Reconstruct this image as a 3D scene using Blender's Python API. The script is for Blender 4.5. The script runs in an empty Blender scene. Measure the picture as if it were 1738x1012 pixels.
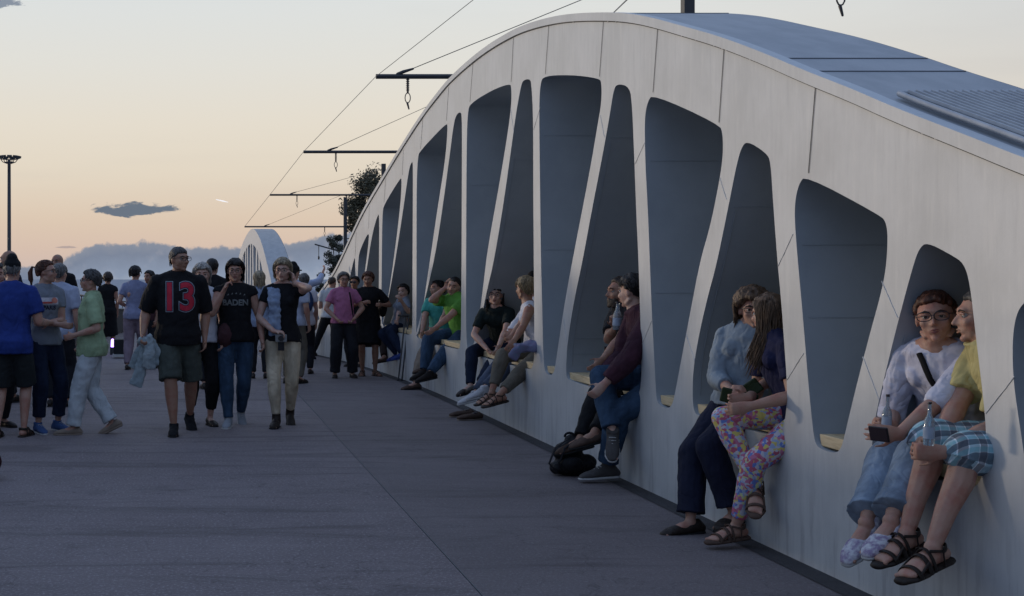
import bpy, bmesh, math, random
import numpy as np
from mathutils import Vector, Matrix
from mathutils.bvhtree import BVHTree
R = math.radians
F = 2200.0; EYE = 1.45; VX = 326.0; VY = 472.0
scene = bpy.context.scene
C = scene.collection
# ---------------------------------------------------------------- camera
cam_d = bpy.data.cameras.new('camera'); cam = bpy.data.objects.new('camera', cam_d); C.objects.link(cam)
cam.location = (0, 0, EYE); cam.rotation_euler = (R(90), 0, 0)
cam_d.sensor_width = 36; cam_d.lens = 36*F/1738.0
cam_d.shift_x = (869-VX)/1738.0; cam_d.shift_y = (VY-506)/1738.0
cam_d.clip_start = .1; cam_d.clip_end = 20000
scene.camera = cam
scene.view_settings.view_transform = 'Standard'; scene.view_settings.look = 'None'
scene.view_settings.exposure = 0; scene.view_settings.gamma = 1
# ---------------------------------------------------------------- sun
SUNV = Vector((-.80, .60, .026)).normalized()
sd = bpy.data.lights.new('sun', 'SUN'); sd.energy = 1.5; sd.angle = R(6); sd.color = (1, .84, .66)
so = bpy.data.objects.new('sun', sd); C.objects.link(so)
so.rotation_euler = SUNV.to_track_quat('Z', 'Y').to_euler(); so.location = SUNV*50
# ---------------------------------------------------------------- world sky
def s2l(c):
    f = lambda v: (v/12.92 if v <= .04045 else ((v+.055)/1.055)**2.4)
    return tuple(f(v/255.0) for v in c[:3])+(1,)
world = bpy.data.worlds.new("World"); scene.world = world; world.use_nodes = True
nt = world.node_tree; nt.nodes.clear()
class G:
    """small node-graph helper"""
    def __init__(s, nt): s.nt = nt
    def n(s, t, **k):
        x = s.nt.nodes.new(t)
        for a, b in k.items(): setattr(x, a, b)
        return x
    def put(s, sock, v):
        if hasattr(v, 'is_output') or isinstance(v, bpy.types.NodeSocket): s.nt.links.new(v, sock)
        elif v is not None: sock.default_value = v
    def m(s, op, a, b=None, c=None, clamp=False):
        x = s.n('ShaderNodeMath', operation=op, use_clamp=clamp)
        s.put(x.inputs[0], a); s.put(x.inputs[1], b); s.put(x.inputs[2], c)
        return x.outputs[0]
    def mix(s, f, a, b):
        x = s.n('ShaderNodeMix', data_type='RGBA'); s.put(x.inputs[0], f); s.put(x.inputs[6], a); s.put(x.inputs[7], b)
        return x.outputs[2]
    def ramp(s, f, st, interp='LINEAR'):
        x = s.n('ShaderNodeValToRGB'); e = x.color_ramp; e.interpolation = interp
        while len(e.elements) < len(st): e.elements.new(.5)
        for q, (p, c) in zip(e.elements, st): q.position = p; q.color = c if len(c) == 4 else tuple(c)+(1,)
        s.put(x.inputs[0], f); return x.outputs[0]
    def noise(s, vec, scale, detail=3, rough=.5, dist=0):
        x = s.n('ShaderNodeTexNoise'); s.put(x.inputs['Vector'], vec)
        x.inputs['Scale'].default_value = scale; x.inputs['Detail'].default_value = detail
        x.inputs['Roughness'].default_value = rough; x.inputs['Distortion'].default_value = dist
        return x.outputs[0]
    def comb(s, a, b, c=0.0):
        x = s.n('ShaderNodeCombineXYZ'); s.put(x.inputs[0], a); s.put(x.inputs[1], b); s.put(x.inputs[2], c); return x.outputs[0]
    def smooth(s, v, a, b):
        x = s.n('ShaderNodeMapRange', interpolation_type='SMOOTHSTEP'); s.put(x.inputs[0], v)
        x.inputs[1].default_value = a; x.inputs[2].default_value = b; return x.outputs[0]
g = G(nt)
tc = g.n('ShaderNodeTexCoord').outputs['Generated']
sep = g.n('ShaderNodeSeparateXYZ'); nt.links.new(tc, sep.inputs[0])
dx, dy, dz = sep.outputs
rad = g.m('SQRT', g.m('ADD', g.m('MULTIPLY', dx, dx), g.m('MULTIPLY', dy, dy)))
elev = g.m('DIVIDE', dz, g.m('MAXIMUM', rad, .001))
er = g.m('DIVIDE', elev, 2.0, clamp=True)
glow = g.ramp(er, [(0, s2l((200, 184, 178))), (.01, s2l((212, 189, 174))), (.022, s2l((218, 198, 178))), (.040, s2l((225, 213, 195))),
                   (.060, s2l((227, 219, 205))), (.082, s2l((224, 222, 215))), (.105, s2l((220, 223, 222))),
                   (.15, (.58, .64, .68, 1)), (.25, (.36, .46, .64, 1)), (.5, (.30, .42, .68, 1)), (1, (.28, .41, .70, 1))])
away = g.ramp(er, [(0, (.19, .25, .38, 1)), (.06, (.22, .29, .44, 1)), (.2, (.27, .36, .56, 1)), (.5, (.29, .41, .66, 1)), (1, (.28, .41, .70, 1))])
hd = g.m('DIVIDE', g.m('ADD', g.m('MULTIPLY', dx, -.45), g.m('MULTIPLY', dy, .89)), g.m('MAXIMUM', rad, .001))
side = g.smooth(hd, -.25, .75)
base = g.mix(side, away, glow)
# soft high streaks
stk = g.noise(g.comb(g.m('MULTIPLY', dx, 1.2), g.m('MULTIPLY', dy, 1.2), g.m('MULTIPLY', dz, 9)), 2.2, 5, .55, .4)
base = g.mix(g.m('MULTIPLY', g.smooth(stk, .45, .75), .10), base, s2l((170, 168, 172)))
# cloud bank low over the horizon, in direction space (tangent of azimuth u, tangent of elevation v)
ysafe = g.m('MAXIMUM', dy, .02)
u = g.m('DIVIDE', dx, ysafe); v = g.m('DIVIDE', dz, ysafe)
bn = g.noise(g.comb(u, g.m('MULTIPLY', v, .6)), 26, 6, .6, .25)
bn2 = g.noise(g.comb(u, g.m('MULTIPLY', v, 1.0), 3.3), 95, 5, .6)
top = g.m('ADD', g.m('MULTIPLY', g.smooth(u, -.112, -.065), .015), .0105)
top = g.m('ADD', top, g.m('MULTIPLY', g.smooth(u, .055, .12), .010))
top = g.m('ADD', top, g.m('MULTIPLY', g.m('SUBTRACT', bn, .5), .019))
top = g.m('ADD', top, g.m('MULTIPLY', g.m('SUBTRACT', bn2, .5), .011))
depth = g.m('SUBTRACT', top, v)
bank = g.m('MULTIPLY', g.smooth(depth, -.0010, .0024), .90)
bcol = g.ramp(g.m('MULTIPLY', depth, 22, clamp=True), [(0, s2l((122, 136, 155))), (.18, s2l((104, 124, 150))), (.5, s2l((126, 146, 172))), (.8, s2l((164, 176, 193))), (1, s2l((178, 185, 196)))])
bcol = g.mix(g.m('MULTIPLY', g.smooth(g.noise(g.comb(u, v, 8), 40, 5, .6), .5, .8), .45), bcol, s2l((190, 184, 188)))
front = g.smooth(dy, .05, .25)
col = g.mix(g.m('MULTIPLY', bank, front), base, bcol)
# one lens-shaped cloud above it and one at the top left
def puff(col, cu, cv, a, b, c, k=1.0):
    w = g.noise(g.comb(u, g.m('MULTIPLY', v, 3.0), cu*9), 70, 8, .68, .6)
    w2 = g.noise(g.comb(u, g.m('MULTIPLY', v, 2.0), cu*5), 20, 3, .5)
    vv = g.m('ADD', g.m('SUBTRACT', v, cv), g.m('MULTIPLY', g.m('SUBTRACT', w2, .5), -b*2.2))
    e1 = g.m('POWER', g.m('ABSOLUTE', g.m('DIVIDE', g.m('SUBTRACT', u, cu), a)), 1.6)
    bb = g.m('ADD', g.m('MULTIPLY', g.m('GREATER_THAN', vv, 0), b*.55), b*.75)
    e2 = g.m('POWER', g.m('ABSOLUTE', g.m('DIVIDE', vv, bb)), 1.7)
    dd = g.m('ADD', g.m('ADD', e1, e2), g.m('MULTIPLY', g.m('SUBTRACT', w, .5), 2.6))
    msk = g.m('MULTIPLY', g.m('SUBTRACT', 1.0, g.smooth(dd, .62, 1.10)), g.m('MULTIPLY', front, k))
    return g.mix(msk, col, c)
col = puff(col, -.0455, .0525, .0345, .0052, s2l((101, 114, 130)))
col = puff(col, -.150, .2125, .020, .0055, s2l((120, 132, 150)), .9)
col = puff(col, -.098, .0235, .010, .0010, s2l((150, 140, 146)), .6)
# below the horizon: pale ground haze
col = g.mix(g.smooth(dz, -.02, 0), s2l((120, 124, 134)), col)
sky = g.n('ShaderNodeTexSky', sky_type='NISHITA', sun_disc=False)
sky.sun_elevation = math.asin(SUNV.z); sky.sun_rotation = math.atan2(SUNV.x, SUNV.y)
add = g.n('ShaderNodeVectorMath', operation='MULTIPLY_ADD')
nt.links.new(sky.outputs[0], add.inputs[0]); add.inputs[1].default_value = (.006, .006, .006); nt.links.new(col, add.inputs[2])
bg = g.n('ShaderNodeBackground'); nt.links.new(add.outputs[0], bg.inputs[0]); bg.inputs[1].default_value = 1.0
wo = g.n('ShaderNodeOutputWorld'); nt.links.new(bg.outputs[0], wo.inputs[0])
# ---------------------------------------------------------------- materials
def mat(name, col, rough=.7, col2=None, nscale=4, bump=.0, bscale=30, stretch=(1, 1, 1), metal=0, spec=.5, sheen=0, detail=4, fac=(.35, .65), trans=0):
    m_ = bpy.data.materials.new(name); m_.use_nodes = True; t = m_.node_tree; gg = G(t)
    b = t.nodes['Principled BSDF']
    b.inputs['Roughness'].default_value = rough; b.inputs['Metallic'].default_value = metal
    b.inputs['Specular IOR Level'].default_value = spec
    if sheen: b.inputs['Sheen Weight'].default_value = sheen
    if trans: b.inputs['Transmission Weight'].default_value = trans
    co = gg.n('ShaderNodeTexCoord').outputs['Object']
    mp = gg.n('ShaderNodeMapping'); t.links.new(co, mp.inputs[0]); mp.inputs['Scale'].default_value = stretch
    c1 = tuple(col)+(1,) if len(col) == 3 else col
    if col2 is None: col2 = tuple(x*.8 for x in c1[:3])
    c2 = tuple(col2)+(1,) if len(col2) == 3 else col2
    f = gg.smooth(gg.noise(mp.outputs[0], nscale, detail, .6), *fac)
    t.links.new(gg.mix(f, c1, c2), b.inputs['Base Color'])
    if bump:
        bp = gg.n('ShaderNodeBump'); bp.inputs['Strength'].default_value = bump; bp.inputs['Distance'].default_value = .01
        t.links.new(gg.noise(mp.outputs[0], bscale, 4, .6), bp.inputs['Height']); t.links.new(bp.outputs[0], b.inputs['Normal'])
    return m_
def S(*c): return s2l(c)[:3]
M = {}
# painted steel of the wave wall: brushed, faint runs, blotches of dirt
def paint_mat():
    m_ = bpy.data.materials.new('painted_steel'); m_.use_nodes = True; t = m_.node_tree; gg = G(t); b = t.nodes['Principled BSDF']
    co = gg.n('ShaderNodeTexCoord').outputs['Object']
    mp = gg.n('ShaderNodeMapping'); t.links.new(co, mp.inputs[0]); mp.inputs['Scale'].default_value = (1, 1, .12)
    runs = gg.noise(mp.outputs[0], 22, 5, .65); blot = gg.noise(co, 1.6, 6, .65); fine = gg.noise(co, 60, 3, .6)
    c = gg.mix(gg.smooth(blot, .3, .7), (.465, .475, .475, 1), (.555, .565, .565, 1))
    c = gg.mix(gg.m('MULTIPLY', gg.smooth(runs, .5, .78), .35), c, (.36, .37, .38, 1))
    c = gg.mix(gg.m('MULTIPLY', gg.smooth(runs, .5, .25), .25), c, (.70, .69, .66, 1))
    # scuffs low on the plinth where heels and bags knock it
    sz = gg.n('ShaderNodeSeparateXYZ'); t.links.new(co, sz.inputs[0])
    low = gg.m('MULTIPLY', gg.m('SUBTRACT', 1.0, gg.smooth(sz.outputs[2], .0, .75)), gg.smooth(gg.noise(mp.outputs[0], 9, 5, .7), .50, .62))
    c = gg.mix(gg.m('MULTIPLY', low, .5), c, (.27, .27, .28, 1))
    t.links.new(c, b.inputs['Base Color'])
    t.links.new(gg.m('ADD', gg.m('MULTIPLY', blot, .25), .30), b.inputs['Roughness'])
    bp = gg.n('ShaderNodeBump'); bp.inputs['Strength'].default_value = .25; bp.inputs['Distance'].default_value = .006
    t.links.new(gg.m('ADD', gg.m('MULTIPLY', runs, .7), gg.m('MULTIPLY', fine, .3)), bp.inputs['Height']); t.links.new(bp.outputs[0], b.inputs['Normal'])
    return m_
M['paint'] = paint_mat()
M['inner'] = mat('inner_shade_tint', (.31, .345, .375), .5, (.345, .38, .41), 2.5, .1, 40, spec=.3)  # wall paint darkened and blued: niche shade put into the colour
M['roof'] = mat('roof_coating', (.30, .31, .32), .5, (.38, .385, .39), 5, .15, 60, (1, .25, 1), fac=(.3, .7))
M['roofseam'] = mat('roof_seam', (.13, .14, .15), .7)
M['seam'] = mat('joint_seam', (.06, .06, .06), .8)
M['weld'] = mat('weld_bead', (.60, .60, .59), .35, (.45, .45, .45), 60, .3, 90)
M['grille'] = mat('grille_metal', (.42, .43, .44), .4, (.33, .34, .36), 8, .1)
def wood_mat():
    m_ = bpy.data.materials.new('bench_wood'); m_.use_nodes = True; t = m_.node_tree; gg = G(t); b = t.nodes['Principled BSDF']
    co = gg.n('ShaderNodeTexCoord').outputs['Object']
    mp = gg.n('ShaderNodeMapping'); t.links.new(co, mp.inputs[0]); mp.inputs['Scale'].default_value = (14, 1.5, 14)
    n1 = gg.noise(mp.outputs[0], 3, 6, .65, 1.0)
    t.links.new(gg.ramp(n1, [(.3, (.42, .31, .17)), (.5, (.60, .47, .28)), (.7, (.70, .57, .37))]), b.inputs['Base Color'])
    b.inputs['Roughness'].default_value = .6
    bp = gg.n('ShaderNodeBump'); bp.inputs['Strength'].default_value = .3; t.links.new(n1, bp.inputs['Height']); t.links.new(bp.outputs[0], b.inputs['Normal'])
    return m_
M['wood'] = wood_mat()
def deck_mat(name, ca, cb, agg, sp):
    m_ = bpy.data.materials.new(name); m_.use_nodes = True; t = m_.node_tree; gg = G(t); b = t.nodes['Principled BSDF']
    co = gg.n('ShaderNodeTexCoord').outputs['Object']
    big = gg.noise(co, .55, 6, .62); mid = gg.noise(co, 3.5, 4, .6); fine = gg.noise(co, 130, 2, .7); grit = gg.noise(co, 55, 3, .7)
    mp = gg.n('ShaderNodeMapping'); t.links.new(co, mp.inputs[0]); mp.inputs['Scale'].default_value = (.25, 1.6, 1)
    swp = gg.noise(mp.outputs[0], 6, 5, .65)
    c = gg.mix(gg.smooth(big, .32, .68), ca, cb)
    c = gg.mix(gg.m('MULTIPLY', gg.smooth(swp, .45, .75), .35), c, tuple(x*1.25 for x in cb[:3])+(1,))
    c = gg.mix(gg.m('MULTIPLY', gg.smooth(grit, .50, .68), agg), c, sp)
    c = gg.mix(gg.m('MULTIPLY', gg.smooth(fine, .55, .8), agg*.8), c, tuple(x*.45 for x in ca[:3])+(1,))
    vo = gg.n('ShaderNodeTexVoronoi'); vo.inputs['Scale'].default_value = 1.7; t.links.new(co, vo.inputs[0])
    gum = gg.m('LESS_THAN', gg.m('ADD', vo.outputs['Distance'], gg.m('MULTIPLY', fine, .02)), .040)
    c = gg.mix(gg.m('MULTIPLY', gum, .6), c, tuple(x*.35 for x in ca[:3])+(1,))
    st = gg.noise(mp.outputs[0], 1.3, 6, .7, 1.5)
    c = gg.mix(gg.m('MULTIPLY', gg.smooth(st, .50, .66), .55), c, tuple(x*.55 for x in ca[:3])+(1,))
    wv = gg.n('ShaderNodeTexNoise'); t.links.new(co, wv.inputs[0]); wv.inputs['Scale'].default_value = 1.1; wv.inputs['Detail'].default_value = 8
    crk = gg.m('LESS_THAN', gg.m('ABSOLUTE', gg.m('SUBTRACT', wv.outputs[0], .5)), .0022)
    c = gg.mix(gg.m('MULTIPLY', crk, .35), c, tuple(x*.3 for x in ca[:3])+(1,))
    c = gg.mix(gg.m('MULTIPLY', gg.smooth(mid, .60, .75), .30), c, tuple(x*.55 for x in ca[:3])+(1,))
    t.links.new(c, b.inputs['Base Color'])
    t.links.new(gg.m('ADD', gg.m('MULTIPLY', mid, .25), .62), b.inputs['Roughness'])
    b.inputs['Specular IOR Level'].default_value = .25
    bp = gg.n('ShaderNodeBump'); bp.inputs['Strength'].default_value = .9; bp.inputs['Distance'].default_value = .008
    t.links.new(gg.m('ADD', grit, gg.m('MULTIPLY', fine, .6)), bp.inputs['Height']); t.links.new(bp.outputs[0], b.inputs['Normal'])
    return m_
M['deck_l'] = deck_mat('deck_coating', (.158, .130, .131, 1), (.198, .165, .165, 1), .9, (.32, .29, .30, 1))
M['deck_r'] = deck_mat('asphalt', (.145, .121, .121, 1), (.178, .150, .150, 1), .8, (.24, .225, .23, 1))
M['gutter'] = deck_mat('gutter_strip', (.045, .042, .044, 1), (.060, .056, .058, 1), .3, (.10, .10, .10, 1))
M['dark'] = mat('dark_metal', (.035, .035, .04), .5, (.05, .05, .055), 5, .1)
M['darker'] = mat('black_cloth_panel', (.012, .012, .015), .8)
M['cap'] = mat('pale_cap', (.5, .5, .48), .5)
M['mast'] = mat('mast_metal', (.045, .042, .042), .5)
M['leaf'] = mat('leaves', (.07, .065, .035), .7, (.13, .105, .055), 1.2, 0)
M['leaf2'] = mat('leaves_dark', (.05, .055, .035), .7, (.09, .085, .055), 1.2, 0)
M['bark'] = mat('bark', (.06, .05, .04), .9, None, 6, .5)
M['ground'] = mat('far_ground', (.30, .33, .38), 1, (.24, .28, .31), .02)
# ---------------------------------------------------------------- object helpers
def mesh_obj(name, verts, faces, material, parent=None, smooth=False, sharp=None):
    me = bpy.data.meshes.new(name); me.from_pydata([tuple(x) for x in verts], [], faces); me.update()
    return link(name, me, material, parent, smooth, sharp)
def link(name, me, material, parent=None, smooth=False, sharp=None):
    o = bpy.data.objects.new(name, me); C.objects.link(o)
    if material is not None: me.materials.append(material)
    if smooth: me.polygons.foreach_set('use_smooth', [True]*len(me.polygons))
    if sharp: me.set_sharp_from_angle(angle=R(sharp))
    if parent is not None:
        o.parent = parent
        if parent.type == 'EMPTY': o.location = -parent.location
    return o
def thing(name, label, cat, loc=(0, 0, 0), group=None):
    o = bpy.data.objects.new(name, None); C.objects.link(o); o.location = loc; o.empty_display_size = .1
    return tag(o, label, cat, group)
def tag(o, label, cat, group=None, kind=None):
    if label: o['label'] = label
    if cat: o['category'] = cat
    if group: o['group'] = group
    if kind: o['kind'] = kind
    return o
class MB:
    def __init__(s): s.v = []; s.f = []
    def add(s, vs, fs):
        b = len(s.v); s.v += [Vector(x) for x in vs]; s.f += [tuple(b+i for i in f) for f in fs]
    def box(s, a, b, M4=None):
        x0, y0, z0 = a; x1, y1, z1 = b
        vs = [Vector(p) for p in ((x0, y0, z0), (x1, y0, z0), (x1, y1, z0), (x0, y1, z0), (x0, y0, z1), (x1, y0, z1), (x1, y1, z1), (x0, y1, z1))]
        if M4 is not None: vs = [M4 @ q for q in vs]
        s.add(vs, [(0, 3, 2, 1), (4, 5, 6, 7), (0, 1, 5, 4), (1, 2, 6, 5), (2, 3, 7, 6), (3, 0, 4, 7)])
    def loft(s, pts, rad, side=None, caps=('r', 'r'), n=12):
        pts = [Vector(p) for p in pts]; rad = [(r, r) if not isinstance(r, tuple) else r for r in rad]
        side = Vector(side) if side is not None else None
        T = []
        for i in range(len(pts)):
            t = (pts[min(i+1, len(pts)-1)]-pts[max(i-1, 0)])
            if t.length < 1e-6: t = Vector((0, 0, 1))
            T.append(t.normalized())
        if side is None:
            side = Vector((1, 0, 0)) if abs(T[0].x) < .8 else Vector((0, 1, 0))
        P_, R_, TT = list(pts), list(rad), list(T)
        if caps[0] == 'r':
            r = min(rad[0]); q = pts[0]-T[0]*r
            P_ = [q+T[0]*r*.02, pts[0]-T[0]*r*.87, pts[0]-T[0]*r*.5]+P_
            R_ = [(rad[0][0]*.15, rad[0][1]*.15), (rad[0][0]*.5, rad[0][1]*.5), (rad[0][0]*.866, rad[0][1]*.866)]+R_; TT = [T[0]]*3+TT
        if caps[1] == 'r':
            r = min(rad[-1])
            P_ += [pts[-1]+T[-1]*r*.5, pts[-1]+T[-1]*r*.87, pts[-1]+T[-1]*r*.98]
            R_ += [(rad[-1][0]*.866, rad[-1][1]*.866), (rad[-1][0]*.5, rad[-1][1]*.5), (rad[-1][0]*.15, rad[-1][1]*.15)]; TT += [T[-1]]*3
        b = len(s.v); a_prev = side
        for p, r, t in zip(P_, R_, TT):
            a = (a_prev-t*a_prev.dot(t))
            if a.length < 1e-4: a = t.orthogonal()
            a.normalize(); a_prev = a; c = t.cross(a)
            for j in range(n):
                th = 2*math.pi*j/n; s.v.append(p+a*(r[0]*math.cos(th))+c*(r[1]*math.sin(th)))
        m = len(P_)
        for i in range(m-1):
            for j in range(n):
                k = (j+1) % n
                s.f.append((b+i*n+j, b+i*n+k, b+(i+1)*n+k, b+(i+1)*n+j))
        s.f.append(tuple(b+j for j in reversed(range(n)))); s.f.append(tuple(b+(m-1)*n+j for j in range(n)))
    def ball(s, c, r, axes=None, n=10, m=7):
        """ellipsoid; r = 3 radii along axes (3 vectors)"""
        c = Vector(c)
        if not isinstance(r, (tuple, list)): r = (r, r, r)
        ax = axes or (Vector((1, 0, 0)), Vector((0, 1, 0)), Vector((0, 0, 1)))
        b = len(s.v)
        for i in range(1, m):
            ph = math.pi*i/m
            for j in range(n):
                th = 2*math.pi*j/n
                s.v.append(c+ax[0]*(r[0]*math.sin(ph)*math.cos(th))+ax[1]*(r[1]*math.sin(ph)*math.sin(th))+ax[2]*(r[2]*math.cos(ph)))
        t = len(s.v); s.v.append(c+ax[2]*r[2]); s.v.append(c-ax[2]*r[2])
        for i in range(m-2):
            for j in range(n):
                k = (j+1) % n; s.f.append((b+i*n+j, b+(i+1)*n+j, b+(i+1)*n+k, b+i*n+k))
        for j in range(n):
            k = (j+1) % n; s.f.append((t, b+j, b+k)); s.f.append((t+1, b+(m-2)*n+k, b+(m-2)*n+j))
    def build(s, name, material, parent=None, smooth=True, sharp=None):
        return mesh_obj(name, s.v, s.f, material, parent, smooth, sharp)
    def fuse(s, name, material, parent=None, voxel=.01, it=4, disp=0, dsize=.1, post=None, extra=None):
        """one continuous skin round all the overlapping shapes"""
        me = bpy.data.meshes.new('t'); me.from_pydata([tuple(x) for x in s.v], [], s.f); me.update()
        o = bpy.data.objects.new('t', me); C.objects.link(o)
        r = o.modifiers.new('r', 'REMESH'); r.mode = 'VOXEL'; r.voxel_size = voxel
        if it: q = o.modifiers.new('s', 'SMOOTH'); q.factor = .5; q.iterations = it
        if disp:
            tx = bpy.data.textures.new('t', 'CLOUDS'); tx.noise_scale = dsize; tx.noise_depth = 2
            d = o.modifiers.new('d', 'DISPLACE'); d.texture = tx; d.strength = disp; d.mid_level = .5; d.texture_coords = 'GLOBAL'
        dg = bpy.context.evaluated_depsgraph_get(); nm = bpy.data.meshes.new_from_object(o.evaluated_get(dg)); nm.name = name
        bpy.data.objects.remove(o); bpy.data.meshes.remove(me)
        if post:
            n = len(nm.vertices); co = np.empty(n*3); nm.vertices.foreach_get('co', co); co = co.reshape(-1, 3)
            co = post(co); nm.vertices.foreach_set('co', co.ravel()); nm.update()
        if extra is not None and extra.v:
            bm = bmesh.new(); bm.from_mesh(nm)
            vs = [bm.verts.new(q) for q in extra.v]
            for f in extra.f:
                try: bm.faces.new([vs[i] for i in f])
                except ValueError: pass
            bm.to_mesh(nm); bm.free()
        nm.materials.clear()
        return link(name, nm, material, parent, True)
def PX(px, py, Y): return Vector(((px-VX)*Y/F, Y, EYE-(py-VY)*Y/F))
def ground(Y):
    if Y < 14: return 0.0
    if Y < 30: return -.0008*(Y-14)**2
    return -.0008*256-.0256*(Y-30)
def wx(Y):
    if Y < 15: return 3.1
    if Y < 29: return 3.1-.004*(Y-15)**2
    if Y < 33: return 2.316-.10*(Y-29)
    return min(3.1, 1.916+.04*(Y-33))
def on_wall(px, py):
    lo, hi = 3.0, 33.0
    for _ in range(50):
        m_ = (lo+hi)/2
        if wx(m_)/m_*F > px-VX: lo = m_
        else: hi = m_
    return (lo, EYE-(py-VY)*lo/F)
def chaikin(p, it=2, closed=True):
    for _ in range(it):
        q = []; n = len(p)
        for i in range(n if closed else n-1):
            a, b = p[i], p[(i+1) % n]
            q += [(a[0]*.75+b[0]*.25, a[1]*.75+b[1]*.25), (a[0]*.25+b[0]*.75, a[1]*.25+b[1]*.75)]
        p = q if closed else [p[0]]+q+[p[-1]]
    return p
def densify(p, mx):
    q = []
    for i in range(len(p)):
        a, b = p[i], p[(i+1) % len(p)]; k = max(1, int(math.hypot(a[0]-b[0], a[1]-b[1])/mx))
        q += [(a[0]+(b[0]-a[0])*j/k, a[1]+(b[1]-a[1])*j/k) for j in range(k)]
    return q
def wave_solid(name, outline, holes, depth, xf, parent, material, webs=True):
    """plate cut from (Y, z) outlines with holes, thick across X"""
    cu = bpy.data.curves.new('c', 'CURVE'); cu.dimensions = '2D'; cu.fill_mode = 'BOTH'; cu.extrude = depth/2
    for poly in [outline]+holes:
        sp = cu.splines.new('POLY'); sp.points.add(len(poly)-1)
        for q, (a, b) in zip(sp.points, poly): q.co = (a, b, 0, 1)
        sp.use_cyclic_u = True
    o = bpy.data.objects.new('c', cu); C.objects.link(o)
    dg = bpy.context.evaluated_depsgraph_get(); me = bpy.data.meshes.new_from_object(o.evaluated_get(dg))
    bpy.data.objects.remove(o)
    bm = bmesh.new(); bm.from_mesh(me); bmesh.ops.remove_doubles(bm, verts=bm.verts, dist=.0005)
    lo = min(p[0] for p in outline); hi = max(p[0] for p in outline); y = math.floor(lo)+.37
    while y < hi:
        if y > 11 or y < 3: bmesh.ops.bisect_plane(bm, geom=bm.verts[:]+bm.edges[:]+bm.faces[:], plane_co=(y, 0, 0), plane_no=(1, 0, 0))
        y += 1.0
    for vtx in bm.verts:
        a, b, c = vtx.co; vtx.co = (xf(a)+depth/2+c, a, b)
    bmesh.ops.recalc_face_normals(bm, faces=bm.faces); 
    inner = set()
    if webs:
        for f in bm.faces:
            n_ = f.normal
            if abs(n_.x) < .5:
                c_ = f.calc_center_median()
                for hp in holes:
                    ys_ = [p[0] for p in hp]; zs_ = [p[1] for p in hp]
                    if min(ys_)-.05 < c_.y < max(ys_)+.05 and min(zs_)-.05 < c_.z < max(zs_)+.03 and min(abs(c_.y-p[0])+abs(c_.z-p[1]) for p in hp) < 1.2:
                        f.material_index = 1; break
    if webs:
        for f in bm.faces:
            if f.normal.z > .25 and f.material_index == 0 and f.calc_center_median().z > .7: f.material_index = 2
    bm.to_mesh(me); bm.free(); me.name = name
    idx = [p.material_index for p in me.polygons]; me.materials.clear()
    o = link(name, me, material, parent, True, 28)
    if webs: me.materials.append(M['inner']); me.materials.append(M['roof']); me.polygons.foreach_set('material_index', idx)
    return o
# ================================================================ SETTING
mb = MB()
def strip(x0, x1, name, m_, dz=0.0, y0=-9, y1=110, xf0=None, xf1=None):
    ys = [y0+(y1-y0)*i/170 for i in range(171)]; vs = []; fs = []
    for y in ys:
        a = x0 if xf0 is None else xf0(y); b = x1 if xf1 is None else xf1(y)
        vs += [(a, y, ground(y)+dz), (b, y, ground(y)+dz)]
    for i in range(170): fs.append((2*i, 2*i+1, 2*i+3, 2*i+2))
    o = mesh_obj(name, vs, fs, m_); return tag(o, None, None, None, 'structure')
strip(-2.95, 1.32, 'deck', M['deck_l'])
strip(1.326, 3.1, 'asphalt_path', M['deck_r'], 0, xf0=lambda y: 1.330, xf1=lambda y: wx(y)+.3)
strip(1.32, 1.330, 'deck_joint', M['gutter'], -.004)
strip(0, 0, 'gutter', M['gutter'], .004, xf0=lambda y: wx(y)-.13, xf1=lambda y: wx(y)+.05, y0=-9, y1=45)
o = mesh_obj('ground', [(-6000, -3000, -9), (6000, -3000, -9), (6000, 9000, -9), (-6000, 9000, -9)], [(0, 1, 2, 3)], M['ground']); tag(o, None, None, None, 'structure')
# slab edge under the deck, and the track bed behind the wall
mb = MB(); mb.box((-3.05, -9, -1.2), (-2.95, 110, -.05)); o = mb.build('deck_edge', M['dark'], None, False); tag(o, None, None, None, 'structure')
mb = MB(); mb.box((3.9, -9, -1.0), (14, 220, -.4)); o = mb.build('track_bed', M['deck_r'], None, False); tag(o, None, None, None, 'structure')

# ---------------------------------------------------------------- wave wall 1
wall = thing('wave_wall', 'long pale painted steel wave-shaped wall with tapering openings and bench niches', 'wall', (3.1, 10, 0))
D = .8
toppx = [(568, 461), (584, 428), (602, 388), (619, 353), (647, 306), (679, 252), (718, 191), (757, 141), (777, 121), (803, 98), (832, 76), (860, 59), (887, 45), (928, 32),
         (973, 24), (1037, 22), (1078, 25), (1117, 33), (1160, 45), (1225, 63), (1300, 91), (1369, 121), (1450, 152), (1525, 185), (1650, 233), (1738, 268)]
topw = [on_wall(*p) for p in toppx]
topw = [(34, .45), (30.5, .55), on_wall(522, 525), on_wall(541, 500)]+topw+[(4.4, 1.76), (3.9, 1.58), (3.3, 1.36), (2.4, 1.12), (1.2, 1.0), (-8, .95)]
top_s = chaikin(topw, 2, False)
base_pts = [(-8, -.15)]+[(y, ground(y)-.15) for y in range(0, 35, 1)]
outline = top_s+base_pts
low = lambda x: 690+.272*(x-1130)
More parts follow.
